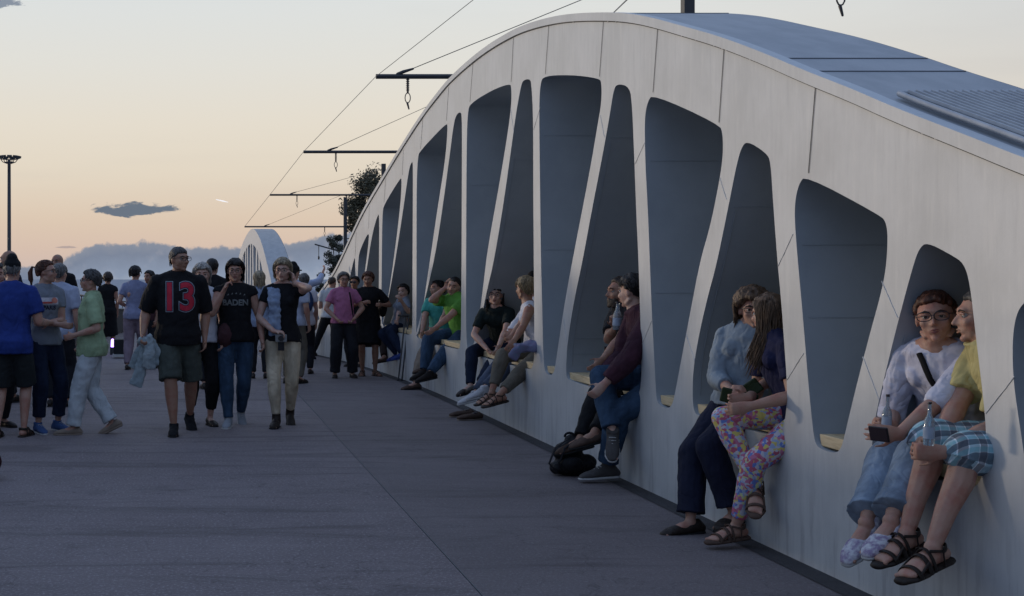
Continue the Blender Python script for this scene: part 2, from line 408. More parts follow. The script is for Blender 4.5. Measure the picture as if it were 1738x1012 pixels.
HOLES = {
 'A0': [(1940, 620), (1985, 640), (2010, 760), (2020, 900), (2000, 935), (1800, 885), (1815, 780), (1850, 700), (1890, 640), (1915, 615)],
 'B0': [(1738, 512), (1724, 535), (1718, 580), (1720, 650), (1732, 730), (1745, 820), (1760, 862), (1790, 872), (1808, 840), (1850, 700), (1880, 600), (1878, 575), (1865, 560), (1760, 505)],
 'A1': [(1573, 411), (1560, 422), (1550, 450), (1526, 539), (1506, 619), (1489, 692), (1480, 740), (1481, 770), (1490, 788), (1650, 831), (1665, 816), (1672, 785), (1674, 738), (1670, 685), (1662, 619), (1655, 559), (1646, 480), (1636, 447), (1615, 433)],
 'B1': [(1367, 298), (1356, 312), (1349, 342), (1349, 381), (1356, 465), (1362, 529), (1372, 653), (1380, 732), (1384, 754), (1394, 763), (1418, 770), (1427, 762), (1432, 746), (1445, 690), (1470, 590), (1495, 500), (1504, 455), (1507, 403), (1504, 378), (1495, 366)],
 'A2': [(1268, 239), (1258, 251), (1249, 285), (1238, 342), (1216, 450), (1202, 500), (1187, 565), (1177, 622), (1175, 668), (1177, 696), (1184, 707), (1318, 743), (1328, 728), (1335, 700), (1336, 653), (1331, 582), (1326, 511), (1320, 450), (1312, 342), (1308, 275), (1301, 260)],
 'B2': [(1108, 160), (1099, 173), (1094, 200), (1095, 273), (1100, 364), (1103, 450), (1107, 547), (1112, 639), (1114, 678), (1120, 689), (1134, 694), (1141, 687), (1145, 671), (1159, 597), (1173, 522), (1189, 440), (1205, 386), (1219, 318), (1227, 268), (1227, 228), (1221, 211)],
 'A3': [(1047, 142), (1041, 155), (1035, 195), (1021, 273), (1005, 354), (988, 447), (974, 511), (963, 582), (961, 618), (961, 638), (966, 647), (1072, 677), (1083, 673), (1088, 655), (1089, 611), (1087, 547), (1084, 450), (1080, 364), (1076, 254), (1073, 182), (1069, 147)],
 'B3': [(923, 129), (917, 142), (915, 182), (916, 273), (918, 440), (920, 511), (922, 600), (924, 630), (932, 638), (940, 634), (943, 618), (956, 529), (970, 450), (1001, 291), (1014, 214), (1021, 173), (1021, 141), (1017, 133), (969, 127)],
 'A4': [(888, 136), (884, 147), (876, 191), (868, 250), (853, 357), (837, 450), (827, 490), (816, 545), (808, 585), (806, 600), (812, 605), (898, 629), (905, 622), (907, 600), (907, 558), (906, 450), (905, 318), (905, 199), (902, 142), (899, 134)],
 'B4': [(798, 176), (794, 190), (792, 239), (791, 440), (791, 560), (793, 597), (799, 601), (803, 590), (814, 535), (821, 478), (828, 420), (848, 310), (861, 231), (868, 179), (868, 148), (865, 142), (835, 153)],
 'A5': [(775, 194), (770, 209), (762, 274), (742, 416), (727, 485), (713, 540), (706, 568), (709, 576), (776, 594), (782, 590), (783, 519), (784, 278), (784, 195), (781, 190)],
 'B5': [(713, 256), (709, 267), (707, 318), (707, 500), (706, 566), (709, 569), (714, 548), (726, 468), (742, 357), (756, 270), (760, 216), (758, 208)],
 'A6': [(698, 277), (694, 287), (683, 365), (663, 490), (650, 545), (650, 558), (697, 571), (700, 560), (700, 470), (701, 286), (700, 274)],
 'B6': [(652, 347), (649, 361), (648, 440), (647, 548), (650, 552), (654, 530), (663, 480), (679, 357), (682, 306), (680, 301)],
 'A7': [(641, 364), (631, 400), (622, 460), (611, 515), (607, 540), (609, 546), (640, 554), (643, 550), (643, 460), (644, 366)],
 'B7': [(611, 424), (608, 440), (606, 500), (605, 538), (608, 540), (617, 480), (626, 410), (626, 392)],
 'A8': [(601, 439), (595, 465), (587, 505), (583, 530), (600, 538), (603, 535), (603, 438)],
 'B8': [(590, 466), (585, 478), (582, 500), (581, 526), (583, 526), (590, 490), (593, 470)],
}
EDGE = {}
holes = []
for k, pl in HOLES.items():
    w = [on_wall(*p) for p in pl]; EDGE[k] = w
    holes.append(chaikin(w, 2, True))
wave_solid('wall_body', densify(outline, 1.2), [densify(h, 1.0) for h in holes], D, wx, wall, M['paint'])
# back plate closing the niches
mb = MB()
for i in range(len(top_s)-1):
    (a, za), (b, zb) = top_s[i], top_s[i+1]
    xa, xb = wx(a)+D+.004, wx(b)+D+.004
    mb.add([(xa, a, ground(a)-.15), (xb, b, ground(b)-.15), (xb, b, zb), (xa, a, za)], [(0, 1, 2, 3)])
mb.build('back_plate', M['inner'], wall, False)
# coping along the top front edge
def sweep_strip(pts, sec, name, m_, parent, off=0.0):
    """sec: list of (dx, dn) cross-section offsets, swept along (Y, z) pts on the wall plane"""
    vs = []; n = len(sec)
    for i, (a, b) in enumerate(pts):
        p0 = pts[max(i-1, 0)]; p1 = pts[min(i+1, len(pts)-1)]
        t = Vector((p1[0]-p0[0], p1[1]-p0[1])); t.normalize(); nn = Vector((-t.y, t.x)) if t.x > 0 else Vector((t.y, -t.x))
        for dx, dn in sec: vs.append((wx(a)+dx, a+nn.x*dn, b+nn.y*dn))
    fs = []
    for i in range(len(pts)-1):
        for j in range(n): k = (j+1) % n; fs.append((i*n+j, i*n+k, (i+1)*n+k, (i+1)*n+j))
    return mesh_obj(name, vs, fs, m_, parent, False)
cop = [p for p in top_s if 2.0 < p[0] < 31]
sweep_strip(cop, [(-.018, -.055), (-.018, .006), (.05, .006), (.05, .001), (.0, .001), (-.003, -.055)], 'coping', M['paint'], wall)
sweep_strip(cop, [(-.0035, -.064), (-.0035, -.056), (.0, -.056), (.0, -.064)], 'coping_joint', M['seam'], wall)
# little tack welds under the coping
mb = MB(); rng = random.Random(5)
for i in range(len(cop)-1):
    (a, za), (b, zb) = cop[i], cop[i+1]
    if a > 12: continue
    L_ = math.hypot(a-b, za-zb); k = int(L_/.13)
    for j in range(k):
        if rng.random() < .55:
            t = (j+rng.random())/max(k, 1); y = a+(b-a)*t; z = za+(zb-za)*t-.062
            mb.ball((wx(y)-.003, y, z), (.005, .012, .006), n=6, m=4)
mb.build('tack_weld', M['weld'], wall)
# panel joints
def ribbon(p, q, w, name, m_, dx=-.0035, tube=False):
    a = on_wall(*p); b = on_wall(*q); mbb = MB(); pts = []
    N = 10
    for i in range(N+1):
        t = i/N; y = a[0]+(b[0]-a[0])*t; z = a[1]+(b[1]-a[1])*t; pts.append(Vector((wx(y)+dx, y, z)))
    if tube:
        pts = [q_+Vector((0, rng.uniform(-.0015, .0015), rng.uniform(-.0015, .0015))) for q_ in pts]
        mbb.loft(pts, [rng.uniform(w*.7, w*1.2) for _ in pts], n=8)
        return mbb.build(name, m_, wall)
    mbb.loft(pts, [(w, .0012)]*len(pts), side=(0, 1, 0), caps=('f', 'f'), n=6); return mbb.build(name, m_, wall, False)
for p, q in [((1385, 147), (1373, 294)), ((1230, 77), (1221, 208)), ((1117, 46), (1109, 157)), ((1025, 33), (1018, 130)), ((932, 42), (926, 126)), ((872, 62), (868, 139)),
             ((803, 108), (798, 173)), ((762, 148), (758, 205)), ((718, 203), (714, 253)), ((685, 254), (683, 297)), ((655, 303), (652, 344)), ((627, 350), (626, 388)), ((605, 395), (603, 434))]:
    ribbon(p, q, .0036, 'panel_joint', M['seam'])
WELDS = [((1346, 398), (1321, 452)), ((1497, 478), (1524, 540)), ((1465, 606), (1492, 678)), ((1722, 640), (1674, 702)), ((1222, 302), (1233, 338)), ((1094, 243), (1078, 279)),
         ((1019, 196), (1026, 233)), ((1165, 568), (1179, 612)), ((1364, 600), (1336, 645)), ((957, 540), (962, 580)), ((917, 182), (906, 220)), ((867, 185), (872, 222)), ((1106, 545), (1088, 590))]
for p, q in WELDS: ribbon(p, q, .0025, 'weld_seam', M['paint'], -.001, True)
# horizontal seams across the inner webs
def hole_x_at(h, z, side):
    w = HW[h]; ys = []
    for i in range(len(w)):
        (a, za), (b, zb) = w[i], w[(i+1) % len(w)]
        if (za-z)*(zb-z) <= 0 and abs(za-zb) > 1e-6: ys.append(a+(b-a)*(z-za)/(zb-za))
    return max(ys) if side == 'far' else min(ys)
HW = {k: chaikin(w, 2, True) for k, w in EDGE.items()}
for k, zs in {'A1': (1.30,), 'B1': (1.62, 1.25), 'A2': (1.86, 1.05), 'B2': (2.25, 1.35), 'A3': (2.5, .95, .82), 'B3': (2.72, 1.7), 'A4': (2.6, .9), 'B4': (2.5,), 'A5': (2.3,)}.items():
    mbb = MB()
    for z in zs:
        y = hole_x_at(k, z, 'far')
        mbb.loft([(wx(y)+.03, y-.004, z), (wx(y)+.4, y-.004, z), (wx(y)+D, y-.004, z)], [.0014]*3, n=6)
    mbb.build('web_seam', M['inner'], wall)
# bead round each opening edge on the far jamb (thin lip set into the reveal)
for k in ('A1', 'A2', 'A3', 'A4'):
    w = HW[k]; mbb = MB(); ymid = sum(p[0] for p in w)/len(w)
    pts = [Vector((wx(p[0])+.045, p[0]+(-.006 if p[0] > ymid else .006), p[1])) for p in w]
    zz_ = [p.z for p in pts]; seg = [p for p in pts if p.y > ymid and min(zz_)+.12 < p.z < max(zz_)-.35]
    i0 = max(range(len(pts)), key=lambda i: (pts[i]-pts[i-1]).length*0+(0))
    seg = sorted(seg, key=lambda p: p.z)
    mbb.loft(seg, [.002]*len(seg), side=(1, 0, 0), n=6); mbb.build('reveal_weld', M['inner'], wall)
# benches: three planks each, in every opening that has one
SEAT = .665
for k in ('A1', 'A2', 'A3', 'A4', 'A5', 'A6', 'A7', 'A0', 'B1', 'B2', 'B3', 'B4', 'B0'):
    w = HW[k]; zb = min(p[1] for p in w)+.012; zt = zb+.058
    ins = [hole_x_at(k, zb+.02, 'near')+.012, hole_x_at(k, zb+.02, 'far')-.012]
    inb = [hole_x_at(k, zt-.005, 'near')+.012, hole_x_at(k, zt-.005, 'far')-.012]
    b = thing('tmp', None, None) if False else None
    mbb = MB(); x = .022; pw = .145 if k[0] == 'A' else .145
    for j in range(5 if k[0] == 'A' else 3):
        x0 = x+j*(pw+.006); x1 = x0+pw; o0 = .0
        vs = []
        for xx in (x0, x1):
            for (yy, zz) in ((ins[0], zb), (ins[1], zb), (inb[1], zt), (inb[0], zt)): vs.append((wx(yy)+xx, yy, zz))
        mbb.add(vs, [(0, 1, 2, 3), (7, 6, 5, 4), (0, 4, 5, 1), (1, 5, 6, 2), (2, 6, 7, 3), (3, 7, 4, 0)])
    ob = mbb.build('bench_seat', M['wood'], wall, False)
    mo = ob.modifiers.new('b', 'BEVEL'); mo.width = .004; mo.segments = 2
# louvred grille lying on the roof, near end, and two seams across the roof
gl = MB(); ys = [5.86-.06*i for i in range(50)]
def roof_z(Y):
    for i in range(len(top_s)-1):
        (a, za), (b, zb) = top_s[i], top_s[i+1]
        if (a-Y)*(b-Y) <= 0 and a != b: return za+(zb-za)*(Y-a)/(b-a)
    return 1.0
for j in range(19):
    x = 3.1+.14+j*.035
    pts = [(x, y, roof_z(y)+.034) for y in ys]
    gl.loft(pts, [(.009, .014)]*len(pts), side=(1, 0, 0), caps=('f', 'f'), n=6)
gr = gl.build('louvre_slats', M['grille'], None, False)
gt = thing('roof_grille', 'raised grey louvred grille lying on the sloping roof of the steel wall', 'grille', (3.5, 5, 2)); gr.parent = gt; gr.location = -gt.location
mbb = MB()
mbb.loft([(3.1+.10, y, roof_z(y)+.026) for y in ys], [(.014, .014)]*len(ys), side=(1, 0, 0), n=10)
mbb.loft([(3.1+.80, y, roof_z(y)+.026) for y in ys], [(.014, .014)]*len(ys), side=(1, 0, 0), n=10)
mbb.loft([(3.2, ys[0], roof_z(ys[0])+.03), (3.9, ys[0], roof_z(ys[0])+.03)], [.012]*2, n=8)
mbb.build('grille_frame', M['grille'], gt)
for Y in (6.86, 6.52, 9.4):
    mbb = MB(); mbb.box((3.13, Y-.006, roof_z(Y)-.006), (3.89, Y+.006, roof_z(Y)+.004)); mbb.build('roof_seam', M['roofseam'], wall, False)

# ---------------------------------------------------------------- wave wall 2, far along the deck
def far_px(px, py, X=3.1):
    Y = X*F/(px-VX); return (Y, EYE-(py-VY)*Y/F)
w2 = thing('wave_wall', 'smaller pale wave-shaped wall rising far behind the crowd at the end of the deck', 'wall', (3.1, 65, 0))
ft = [(463, 492), (458, 467), (451, 438), (444, 412), (437, 396), (431, 388.5), (426, 389), (420, 396), (412, 412), (406, 432), (401, 460), (398, 486)]
ftw = [far_px(*p) for p in ft]; fts = chaikin(ftw, 2, False)
out2 = [(40, ftw[0][1]-.4)]+fts+[(110, .0), (110, -3.2), (40, -3.2)]
fi = [(447.5, 470), (444, 450), (439, 432), (434, 421), (429, 415), (424, 414.5), (418, 421), (413, 433), (408.5, 449), (406, 470)]
def inner_z(Y):
    q = sorted(far_px(*p) for p in fi)
    for (a, za), (b, zb) in zip(q, q[1:]):
        if a <= Y <= b: return za+(zb-za)*(Y-a)/(b-a)
    return None
q = sorted(far_px(*p) for p in fi); Y0, Y1 = q[0][0], q[-1][0]; h2 = []; N2 = 9
cell = (Y1-Y0-.6)/N2
for i in range(N2):
    a = Y0+.3+cell*i+.15; b = a+cell-.30; za, zb = inner_z(a), inner_z(b)
    if za is None or zb is None: continue
    zl = -1.0; w = cell*.26
    if i % 2: pl = [(a+w, za), ((a+b)/2, (za+zb)/2+.02), (b-w, zb), (b, zl), (a, zl)]
    else: pl = [(a, za), ((a+b)/2, (za+zb)/2+.02), (b, zb), (b-w, zl), (a+w, zl)]
    h2.append(pl)
wave_solid('wall_body', out2, h2, .95, lambda y: 3.1, w2, M['paint'])
mbb = MB()
for (a, za), (b, zb) in zip(out2[:-2], out2[1:-2]): mbb.add([(4.06, a, -3.2), (4.06, b, -3.2), (4.06, b, zb), (4.06, a, za)], [(0, 1, 2, 3)])
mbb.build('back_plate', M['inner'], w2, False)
mbb = MB()
for a in (62, 58, 54.5): mbb.box((3.15, a-.04, 0), (4.0, a+.04, 0.01)) if False else None

# ---------------------------------------------------------------- left parapet railing
rl = thing('parapet_railing', 'dark panelled railing with pale cap and round handrail along the left deck edge', 'railing', (-2.9, 20, 0))
mb = MB(); mb2 = MB(); mb3 = MB()
ys = [-9+2*i for i in range(55)]
for a, b in zip(ys, ys[1:]):
    for (m_, x0, x1, z0, z1) in ((mb, -2.92, -2.88, .05, .97), (mb2, -2.96, -2.84, .972, 1.012)):
        vs = [(x, y, ground(y)+z) for y in (a, b) for x in (x0, x1) for z in (z0, z1)]
        m_.add(vs, [(0, 1, 3, 2), (4, 6, 7, 5), (0, 4, 5, 1), (2, 3, 7, 6), (1, 5, 7, 3), (0, 2, 6, 4)])
mb.build('infill_panel', M['darker'], rl, False); mb2.build('cap_rail', M['cap'], rl, False)
mb3.loft([(-2.9, y, ground(y)+1.3) for y in ys], [.028]*len(ys), n=8); mb3.build('handrail', M['dark'], rl)
for y in range(10, 70, 4):
    m4 = MB(); m4.loft([(-2.9, y, ground(y)+1.0), (-2.9, y, ground(y)+1.3)], [.018]*2, n=8); m4.build('post', M['dark'], rl)
# ---------------------------------------------------------------- catenary poles and arms
def pole(name, label, x, Y, ztop, w, armz=None, armx=None, hang=(), stay=None, group='catenary poles beyond the wall'):
    t = thing(name, label, 'catenary pole', (x, Y, 0), group)
    m4 = MB(); m4.box((x-w/2, Y-w/2, -.6), (x+w/2, Y+w/2, ztop)); m4.build('pole', M['mast'], t, False)
    if armz:
        m4 = MB(); sx = armx; m4.loft([(sx, Y, armz), (x-w/2, Y, armz)], [.065]*2, n=8, caps=('f', 'f')); m4.build('arm', M['mast'], t, False)
        for hx in hang:
            m4 = MB(); L_ = .85
            m4.loft([(hx, Y, armz), (hx, Y, armz-.42)], [.03]*2, n=6)
            for j in range(6): m4.ball((hx, Y, armz-.08-j*.055), (.055, .055, .014), n=8, m=4)
            ring = [(hx+.07*math.sin(a), Y, armz-.56-.13*math.cos(a)) for a in [2*math.pi*i/12 for i in range(12)]]
            m4.loft(ring+[ring[0]], [.014]*13, n=5); m4.loft([(hx-.01, Y, armz-.70), (hx+.03, Y, armz-.85)], [(.03), .02], n=5)
            m4.build('insulator', M['mast'], t)
        if stay:
            hx, sz = stay; m4 = MB(); m4.loft([(hx, Y, armz+.06), (hx+.14, Y, armz+.12), (hx+.4, Y, armz+.2)], [.05, .05, .03], n=6)
            m4.loft([(hx+.3, Y, armz+.17), (x-w/2, Y, sz)], [.011]*2, n=5); m4.build('stay_cable', M['mast'], t)
def armpt(px, py, Y): q = PX(px, py, Y); return q.x, q.z
for i, (Y, tipx, ay, hx, cx, sy, lab, wd, zt) in enumerate([
    (34, 638, 130, 692, 675, -70, 'dark pole above the crest of the wall, its arm reaching left', .27, 12.5),
    (56.5, 515, 258, 570, 557, 135, 'second catenary arm above the wall, its pole hidden behind the wall', .27, 10.5),
    (88, 458, 331, 504, 493, 287, 'third catenary arm with its pole top showing through the tall tree', .28, 9.2),
    (110, 415, 385, 452, 449, 330, 'fourth and lowest level catenary arm with its whole pole left of the tree crown', .28, 8.3)]):
    ax, az = armpt(tipx, ay, Y); hang = [armpt(hx, ay, Y)[0]] if i < 3 else [armpt(551, ay, Y)[0]]
    if i == 0: hang.append(10.5)
    pole('catenary_pole', lab, 13, Y, zt, wd, az, ax, hang, (armpt(cx, ay, Y)[0], EYE-(( sy)-VY)*Y/F))
pole('catenary_pole', 'catenary arm with a hanging loop at the top edge right of the crest pole', 15, 21, 12.5, .27, EYE+472*21/F+.60, 4.9, [(1427-VX)*21/F], None)
m5 = MB(); t5 = thing('catenary_pole', 'farthest catenary arm, sagging rightwards below the tree', 'catenary pole', (13, 150, 0), 'catenary poles beyond the wall')
a, b = PX(535, 415, 150), PX(603, 431, 150); m5.loft([a, a.lerp(b, .5)-Vector((0, 0, .12)), b, Vector((22, 150, 3.0))], [.09]*4, n=6); m5.build('arm', M['mast'], t5)
m5 = MB(); m5.box((21.9, 149.9, -1), (22.2, 150.2, 5)); m5.build('pole', M['mast'], t5, False)
for hx, hy in ((541, 417), (566, 424)):
    m5 = MB(); c = PX(hx, hy, 150); m5.loft([c, c-Vector((0, 0, 1.2))], [.05, .04], n=5); m5.ball(c-Vector((0, 0, 1.4)), (.12, .12, .25), n=6, m=4); m5.build('insulator', M['mast'], t5)
# span wire through the arm tips
tips = [PX(803, 0, 24.9)+(PX(803, 0, 24.9)-PX(638, 130, 34)), PX(638, 130, 34), PX(515, 258, 56.5), PX(458, 331, 88), PX(415, 385, 110)]
m5 = MB(); m5.loft(tips, [.006, .008, .011, .014, .016], n=5); o = m5.build('span_wire', M['mast']); tag(o, 'thin wire running through the tips of the catenary arms', 'wire')
m5 = MB(); m5.loft([PX(1064, 0, 22)+(PX(1064, 0, 22)-PX(1038, 25, 30)), PX(1038, 25, 30), PX(870, 200, 56)], [.012]*3, n=5); o = m5.build('span_wire', M['mast']); tag(o, 'short stretch of wire dropping behind the crest of the wall', 'wire')
# ---------------------------------------------------------------- light mast
lm = thing('light_mast', 'tall dark floodlight mast with a ring of lamps above the crowd at far left', 'floodlight', PX(15, 500, 120))
c = PX(15.5, 276, 120); m5 = MB(); m5.loft([(c.x, 120, -9), (c.x, 120, c.z+.3)], [.24, .15], n=10, caps=('f', 'f')); m5.build('mast', M['mast'], lm)
m5 = MB(); ring = [(c.x+.85*math.cos(a), 120+.85*math.sin(a), c.z+.35) for a in [2*math.pi*i/20 for i in range(21)]]; m5.loft(ring, [.05]*21, n=6)
ring = [(c.x+.45*math.cos(a), 120+.45*math.sin(a), c.z+.0) for a in [2*math.pi*i/20 for i in range(21)]]; m5.loft(ring, [.05]*21, n=6)
for i in range(6):
    a = i*math.pi/3+.3; m5.loft([(c.x+.2*math.cos(a), 120+.2*math.sin(a), c.z-.1), (c.x+.6*math.cos(a), 120+.6*math.sin(a), c.z+.05), (c.x+.85*math.cos(a), 120+.85*math.sin(a), c.z+.4)], [.04]*3, n=5)
m5.build('lamp_ring', M['mast'], lm)
for i in range(9):
    a = i*2*math.pi/9; m5 = MB(); q = Vector((c.x+.9*math.cos(a), 120+.9*math.sin(a), c.z+.52)); mt = Matrix.Translation(q) @ Matrix.Rotation(a, 4, 'Z') @ Matrix.Rotation(R(12), 4, 'Y')
    m5.box((-.16, -.22, -.09), (.2, .22, .09), mt); m5.build('lamp', M['mast'], lm, False)
# ---------------------------------------------------------------- trees
def tree(label, base, h, cr, cz, mat_, seed, nl, leaf, lump):
    t = thing('tree', label, 'tree', base, 'trees beyond the wall'); rg = random.Random(seed); bx, by, bz = base
    top = Vector((bx, by, bz+h)); m6 = MB(); br = []
    m6.loft([(bx, by, bz), (bx+.3, by, bz+h*.4), (bx, by, bz+h*.8)], [cr*.09, cr*.06, cr*.02], n=8)
    cl = []
    for i in range(lump):
        a = rg.uniform(0, 6.28); zz = rg.uniform(-1, 1); rr = math.sqrt(1-zz*zz)*rg.uniform(.45, 1.0); s_ = rg.uniform(.7, 1.0)
        c_ = Vector((bx+cr*rr*math.cos(a)*s_, by+cr*rr*math.sin(a)*s_, bz+h-cz+cz*zz*s_)); cl.append((c_, rg.uniform(.22, .42)*cr))
        st = Vector((bx+.1, by, bz+h*rg.uniform(.3, .65))); m6.loft([st, st.lerp(c_, .5)+Vector((0, 0, .3)), c_], [cr*.025, cr*.016, cr*.006], n=5)
    m6.build('trunk', M['bark'], t)
    m7 = MB()
    for i in range(nl):
        c_, r_ = cl[rg.randrange(len(cl))]
        d = Vector((rg.gauss(0, 1), rg.gauss(0, 1), rg.gauss(0, .8))).normalized()*r_*rg.random()**.6
        p = c_+d; a = Vector((rg.gauss(0, 1), rg.gauss(0, 1), rg.gauss(0, 1))).normalized(); b_ = a.orthogonal().normalized(); s_ = leaf*rg.uniform(.6, 1.4)
        m7.add([p-a*s_, p+b_*s_*.5, p+a*s_, p-b_*s_*.5], [(0, 1, 2, 3)])
    m7.build('crown', mat_, t, False)
q = PX(617, 470, 130)
tree('tall brown-green tree rising behind the far slope of the wall', (q.x+.6, 130, -9), 9+(472-292)*130/F+1.45, 3.0, 4.8, M['leaf'], 3, 13000, .15, 80)
q = PX(572, 470, 140); tree('smaller dark tree left of the far catenary pole', (q.x, 140, -9), 9+1.45+(472-396)*140/F, 1.5, 2.6, M['leaf2'], 7, 7000, .11, 34)
q = PX(549, 470, 120); tree('low dark bush-like treetop just above the end of the wall', (q.x, 120, -9), 9+1.45+(472-462)*120/F, .9, 1.4, M['leaf2'], 9, 2500, .10, 18)
# contrail high in the evening sky
m5 = MB(); a, b = PX(367, 339, 6000), PX(387, 343.5, 6000); m5.loft([a, a.lerp(b, .6), b], [1.6, 3.2, 1], n=8)
o = m5.build('contrail', None); tag(o, 'short bright vapour trail in the orange sky right of the small cloud', 'contrail')
mm = bpy.data.materials.new('contrail_glow'); mm.use_nodes = True; bb = mm.node_tree.nodes['Principled BSDF']; bb.inputs['Base Color'].default_value = (1, .95, .88, 1)
bb.inputs['Emission Color'].default_value = (1, .92, .84, 1); bb.inputs['Emission Strength'].default_value = .75; o.data.materials.append(mm)
# ================================================================ PEOPLE
def skin_mat(name, c):
    m_ = mat(name, c, .52, (c[0]*.92, c[1]*.70, c[2]*.68), 16, .2, 240, spec=.35, fac=(.40, .72)); b = m_.node_tree.nodes['Principled BSDF']
    b.inputs['Subsurface Weight'].default_value = .12; b.inputs['Subsurface Radius'].default_value = (.012, .005, .003); b.inputs['Subsurface Scale'].default_value = 1.0
    return m_
SK = {'a': skin_mat('skin', (.42, .25, .185)), 'b': skin_mat('skin_tan', (.33, .185, .125)), 'c': skin_mat('skin_pale', (.50, .33, .26))}
M['lips'] = mat('lips', (.26, .085, .075), .45); M['brow'] = mat('eyebrow', (.05, .03, .02), .9); M['eye'] = mat('eye_white', (.36, .34, .32), .3, (.3, .28, .27))
M['iris'] = mat('iris', (.04, .03, .022), .2); M['frame'] = mat('glasses_frame', (.015, .012, .014), .3); M['lens'] = mat('dark_lens', (.03, .02, .025), .15)
HM = {}
def hairm(k):
    if k not in HM:
        c = {'brown': (.045, .026, .017), 'dark': (.014, .010, .009), 'grey': (.16, .15, .145), 'blond': (.34, .25, .14), 'white': (.42, .39, .35), 'red': (.10, .033, .016), 'lightbrown': (.14, .085, .050), 'darkgrey': (.07, .065, .062), 'ash': (.36, .29, .19)}[k]
        HM[k] = mat('hair_'+k, c, .55, tuple(x*.38 for x in c), 60, .5, 120, (1, 1, .18), spec=.4, detail=3)
    return HM[k]
CM = {}
def cloth(name, c, c2=None, rough=.85, ns=7, bump=.35, bs=26, sheen=.0):
    if name not in CM: CM[name] = mat(name, c, rough, c2 or tuple(x*.8 for x in c), ns, bump, bs, spec=.2, sheen=sheen); folds(CM[name], bump)
    return CM[name]
def folds(m_, k=.5):
    t = m_.node_tree; gg = G(t); b = t.nodes['Principled BSDF']
    co = gg.n('ShaderNodeTexCoord').outputs['Object']; mp = gg.n('ShaderNodeMapping'); t.links.new(co, mp.inputs[0]); mp.inputs['Scale'].default_value = (1, 1, .55); mp.inputs['Rotation'].default_value = (.3, .5, .2)
    n1 = gg.noise(mp.outputs[0], 9, 2, .4, 1.0); n2 = gg.noise(co, 420, 2, .6)
    rd = gg.m('POWER', gg.m('ADD', gg.m('ABSOLUTE', gg.m('SUBTRACT', n1, .5)), .02), .7)
    bp = gg.n('ShaderNodeBump'); bp.inputs['Strength'].default_value = min(1, .35+k); bp.inputs['Distance'].default_value = .022; t.links.new(rd, bp.inputs['Height'])
    b2 = gg.n('ShaderNodeBump'); b2.inputs['Strength'].default_value = .25; b2.inputs['Distance'].default_value = .002; t.links.new(n2, b2.inputs['Height'])
    t.links.new(bp.outputs[0], b2.inputs['Normal']); t.links.new(b2.outputs[0], b.inputs['Normal'])
def denim(name, c):
    if name not in CM: CM[name] = mat(name, c, .9, tuple(x*.6 for x in c), 9, .4, 40, (1, 1, .35), spec=.15, detail=6); folds(CM[name], .5)
    return CM[name]
def plaid_mat():
    m_ = bpy.data.materials.new('plaid_cloth'); m_.use_nodes = True; t = m_.node_tree; gg = G(t); b = t.nodes['Principled BSDF']
    co = gg.n('ShaderNodeTexCoord').outputs['Object']; sp = gg.n('ShaderNodeSeparateXYZ'); t.links.new(co, sp.inputs[0])
    a = gg.m('ADD', gg.m('MULTIPLY', sp.outputs[0], .96), gg.m('MULTIPLY', sp.outputs[2], -.2)); c = gg.m('ADD', sp.outputs[1], gg.m('MULTIPLY', sp.outputs[2], .8))
    def band(q, k, lo, hi): f = gg.m('FRACT', gg.m('MULTIPLY', q, k)); return gg.m('MULTIPLY', gg.m('GREATER_THAN', f, lo), gg.m('LESS_THAN', f, hi))
    colr = gg.mix(gg.m('MULTIPLY', band(a, 15, 0, .5), .5), (.72, .76, .80, 1), (.03, .30, .38, 1))
    colr = gg.mix(gg.m('MULTIPLY', band(c, 15, .0, .45), .72), colr, (.02, .035, .07, 1))
    colr = gg.mix(gg.m('MULTIPLY', band(a, 15, .55, .95), .66), colr, (.02, .03, .05, 1))
    colr = gg.mix(gg.m('MULTIPLY', band(c, 15, .5, .8), .40), colr, (.05, .36, .42, 1))
    t.links.new(colr, b.inputs['Base Color']); b.inputs['Roughness'].default_value = .9; folds(m_, .3); return m_
def floral_mat():
    m_ = bpy.data.materials.new('floral_cloth'); m_.use_nodes = True; t = m_.node_tree; gg = G(t); b = t.nodes['Principled BSDF']
    co = gg.n('ShaderNodeTexCoord').outputs['Object']
    wv = gg.n('ShaderNodeVectorMath', operation='MULTIPLY_ADD'); nz = gg.n('ShaderNodeTexNoise'); nz.inputs['Scale'].default_value = 22; nz.inputs['Detail'].default_value = 4; t.links.new(co, nz.inputs[0])
    t.links.new(nz.outputs[1], wv.inputs[0]); wv.inputs[1].default_value = (.05, .05, .05); t.links.new(co, wv.inputs[2])
    vo = gg.n('ShaderNodeTexVoronoi'); vo.inputs['Scale'].default_value = 60; t.links.new(wv.outputs[0], vo.inputs[0])
    sp = gg.n('ShaderNodeSeparateColor'); t.links.new(vo.outputs['Color'], sp.inputs[0])
    c = gg.ramp(sp.outputs[0], [(0, (.46, .10, .16)), (.2, (.62, .52, .14)), (.34, (.13, .20, .50)), (.48, (.52, .50, .56)), (.66, (.50, .17, .28)), (.8, (.32, .40, .58)), (.92, (.55, .58, .30))], 'CONSTANT')
    t.links.new(c, b.inputs['Base Color']); b.inputs['Roughness'].default_value = .85; folds(m_, .1); return m_
def camo(name, c, c2): return cloth(name, c, c2, ns=38)
def yv(a):
    a = R(a); return Vector((math.sin(a), -math.cos(a), 0))
UP = Vector((0, 0, 1))
def ik(a, t, l1, l2, pole):
    d = t-a; L = max(min(d.length, (l1+l2)*.998), abs(l1-l2)+.02); dn = d.normalized(); x = (l1*l1-l2*l2+L*L)/(2*L); h = math.sqrt(max(l1*l1-x*x, 0))
    p = pole-dn*pole.dot(dn); p = p.normalized() if p.length > 1e-4 else dn.orthogonal().normalized()
    return a+dn*x+p*h, a+dn*L
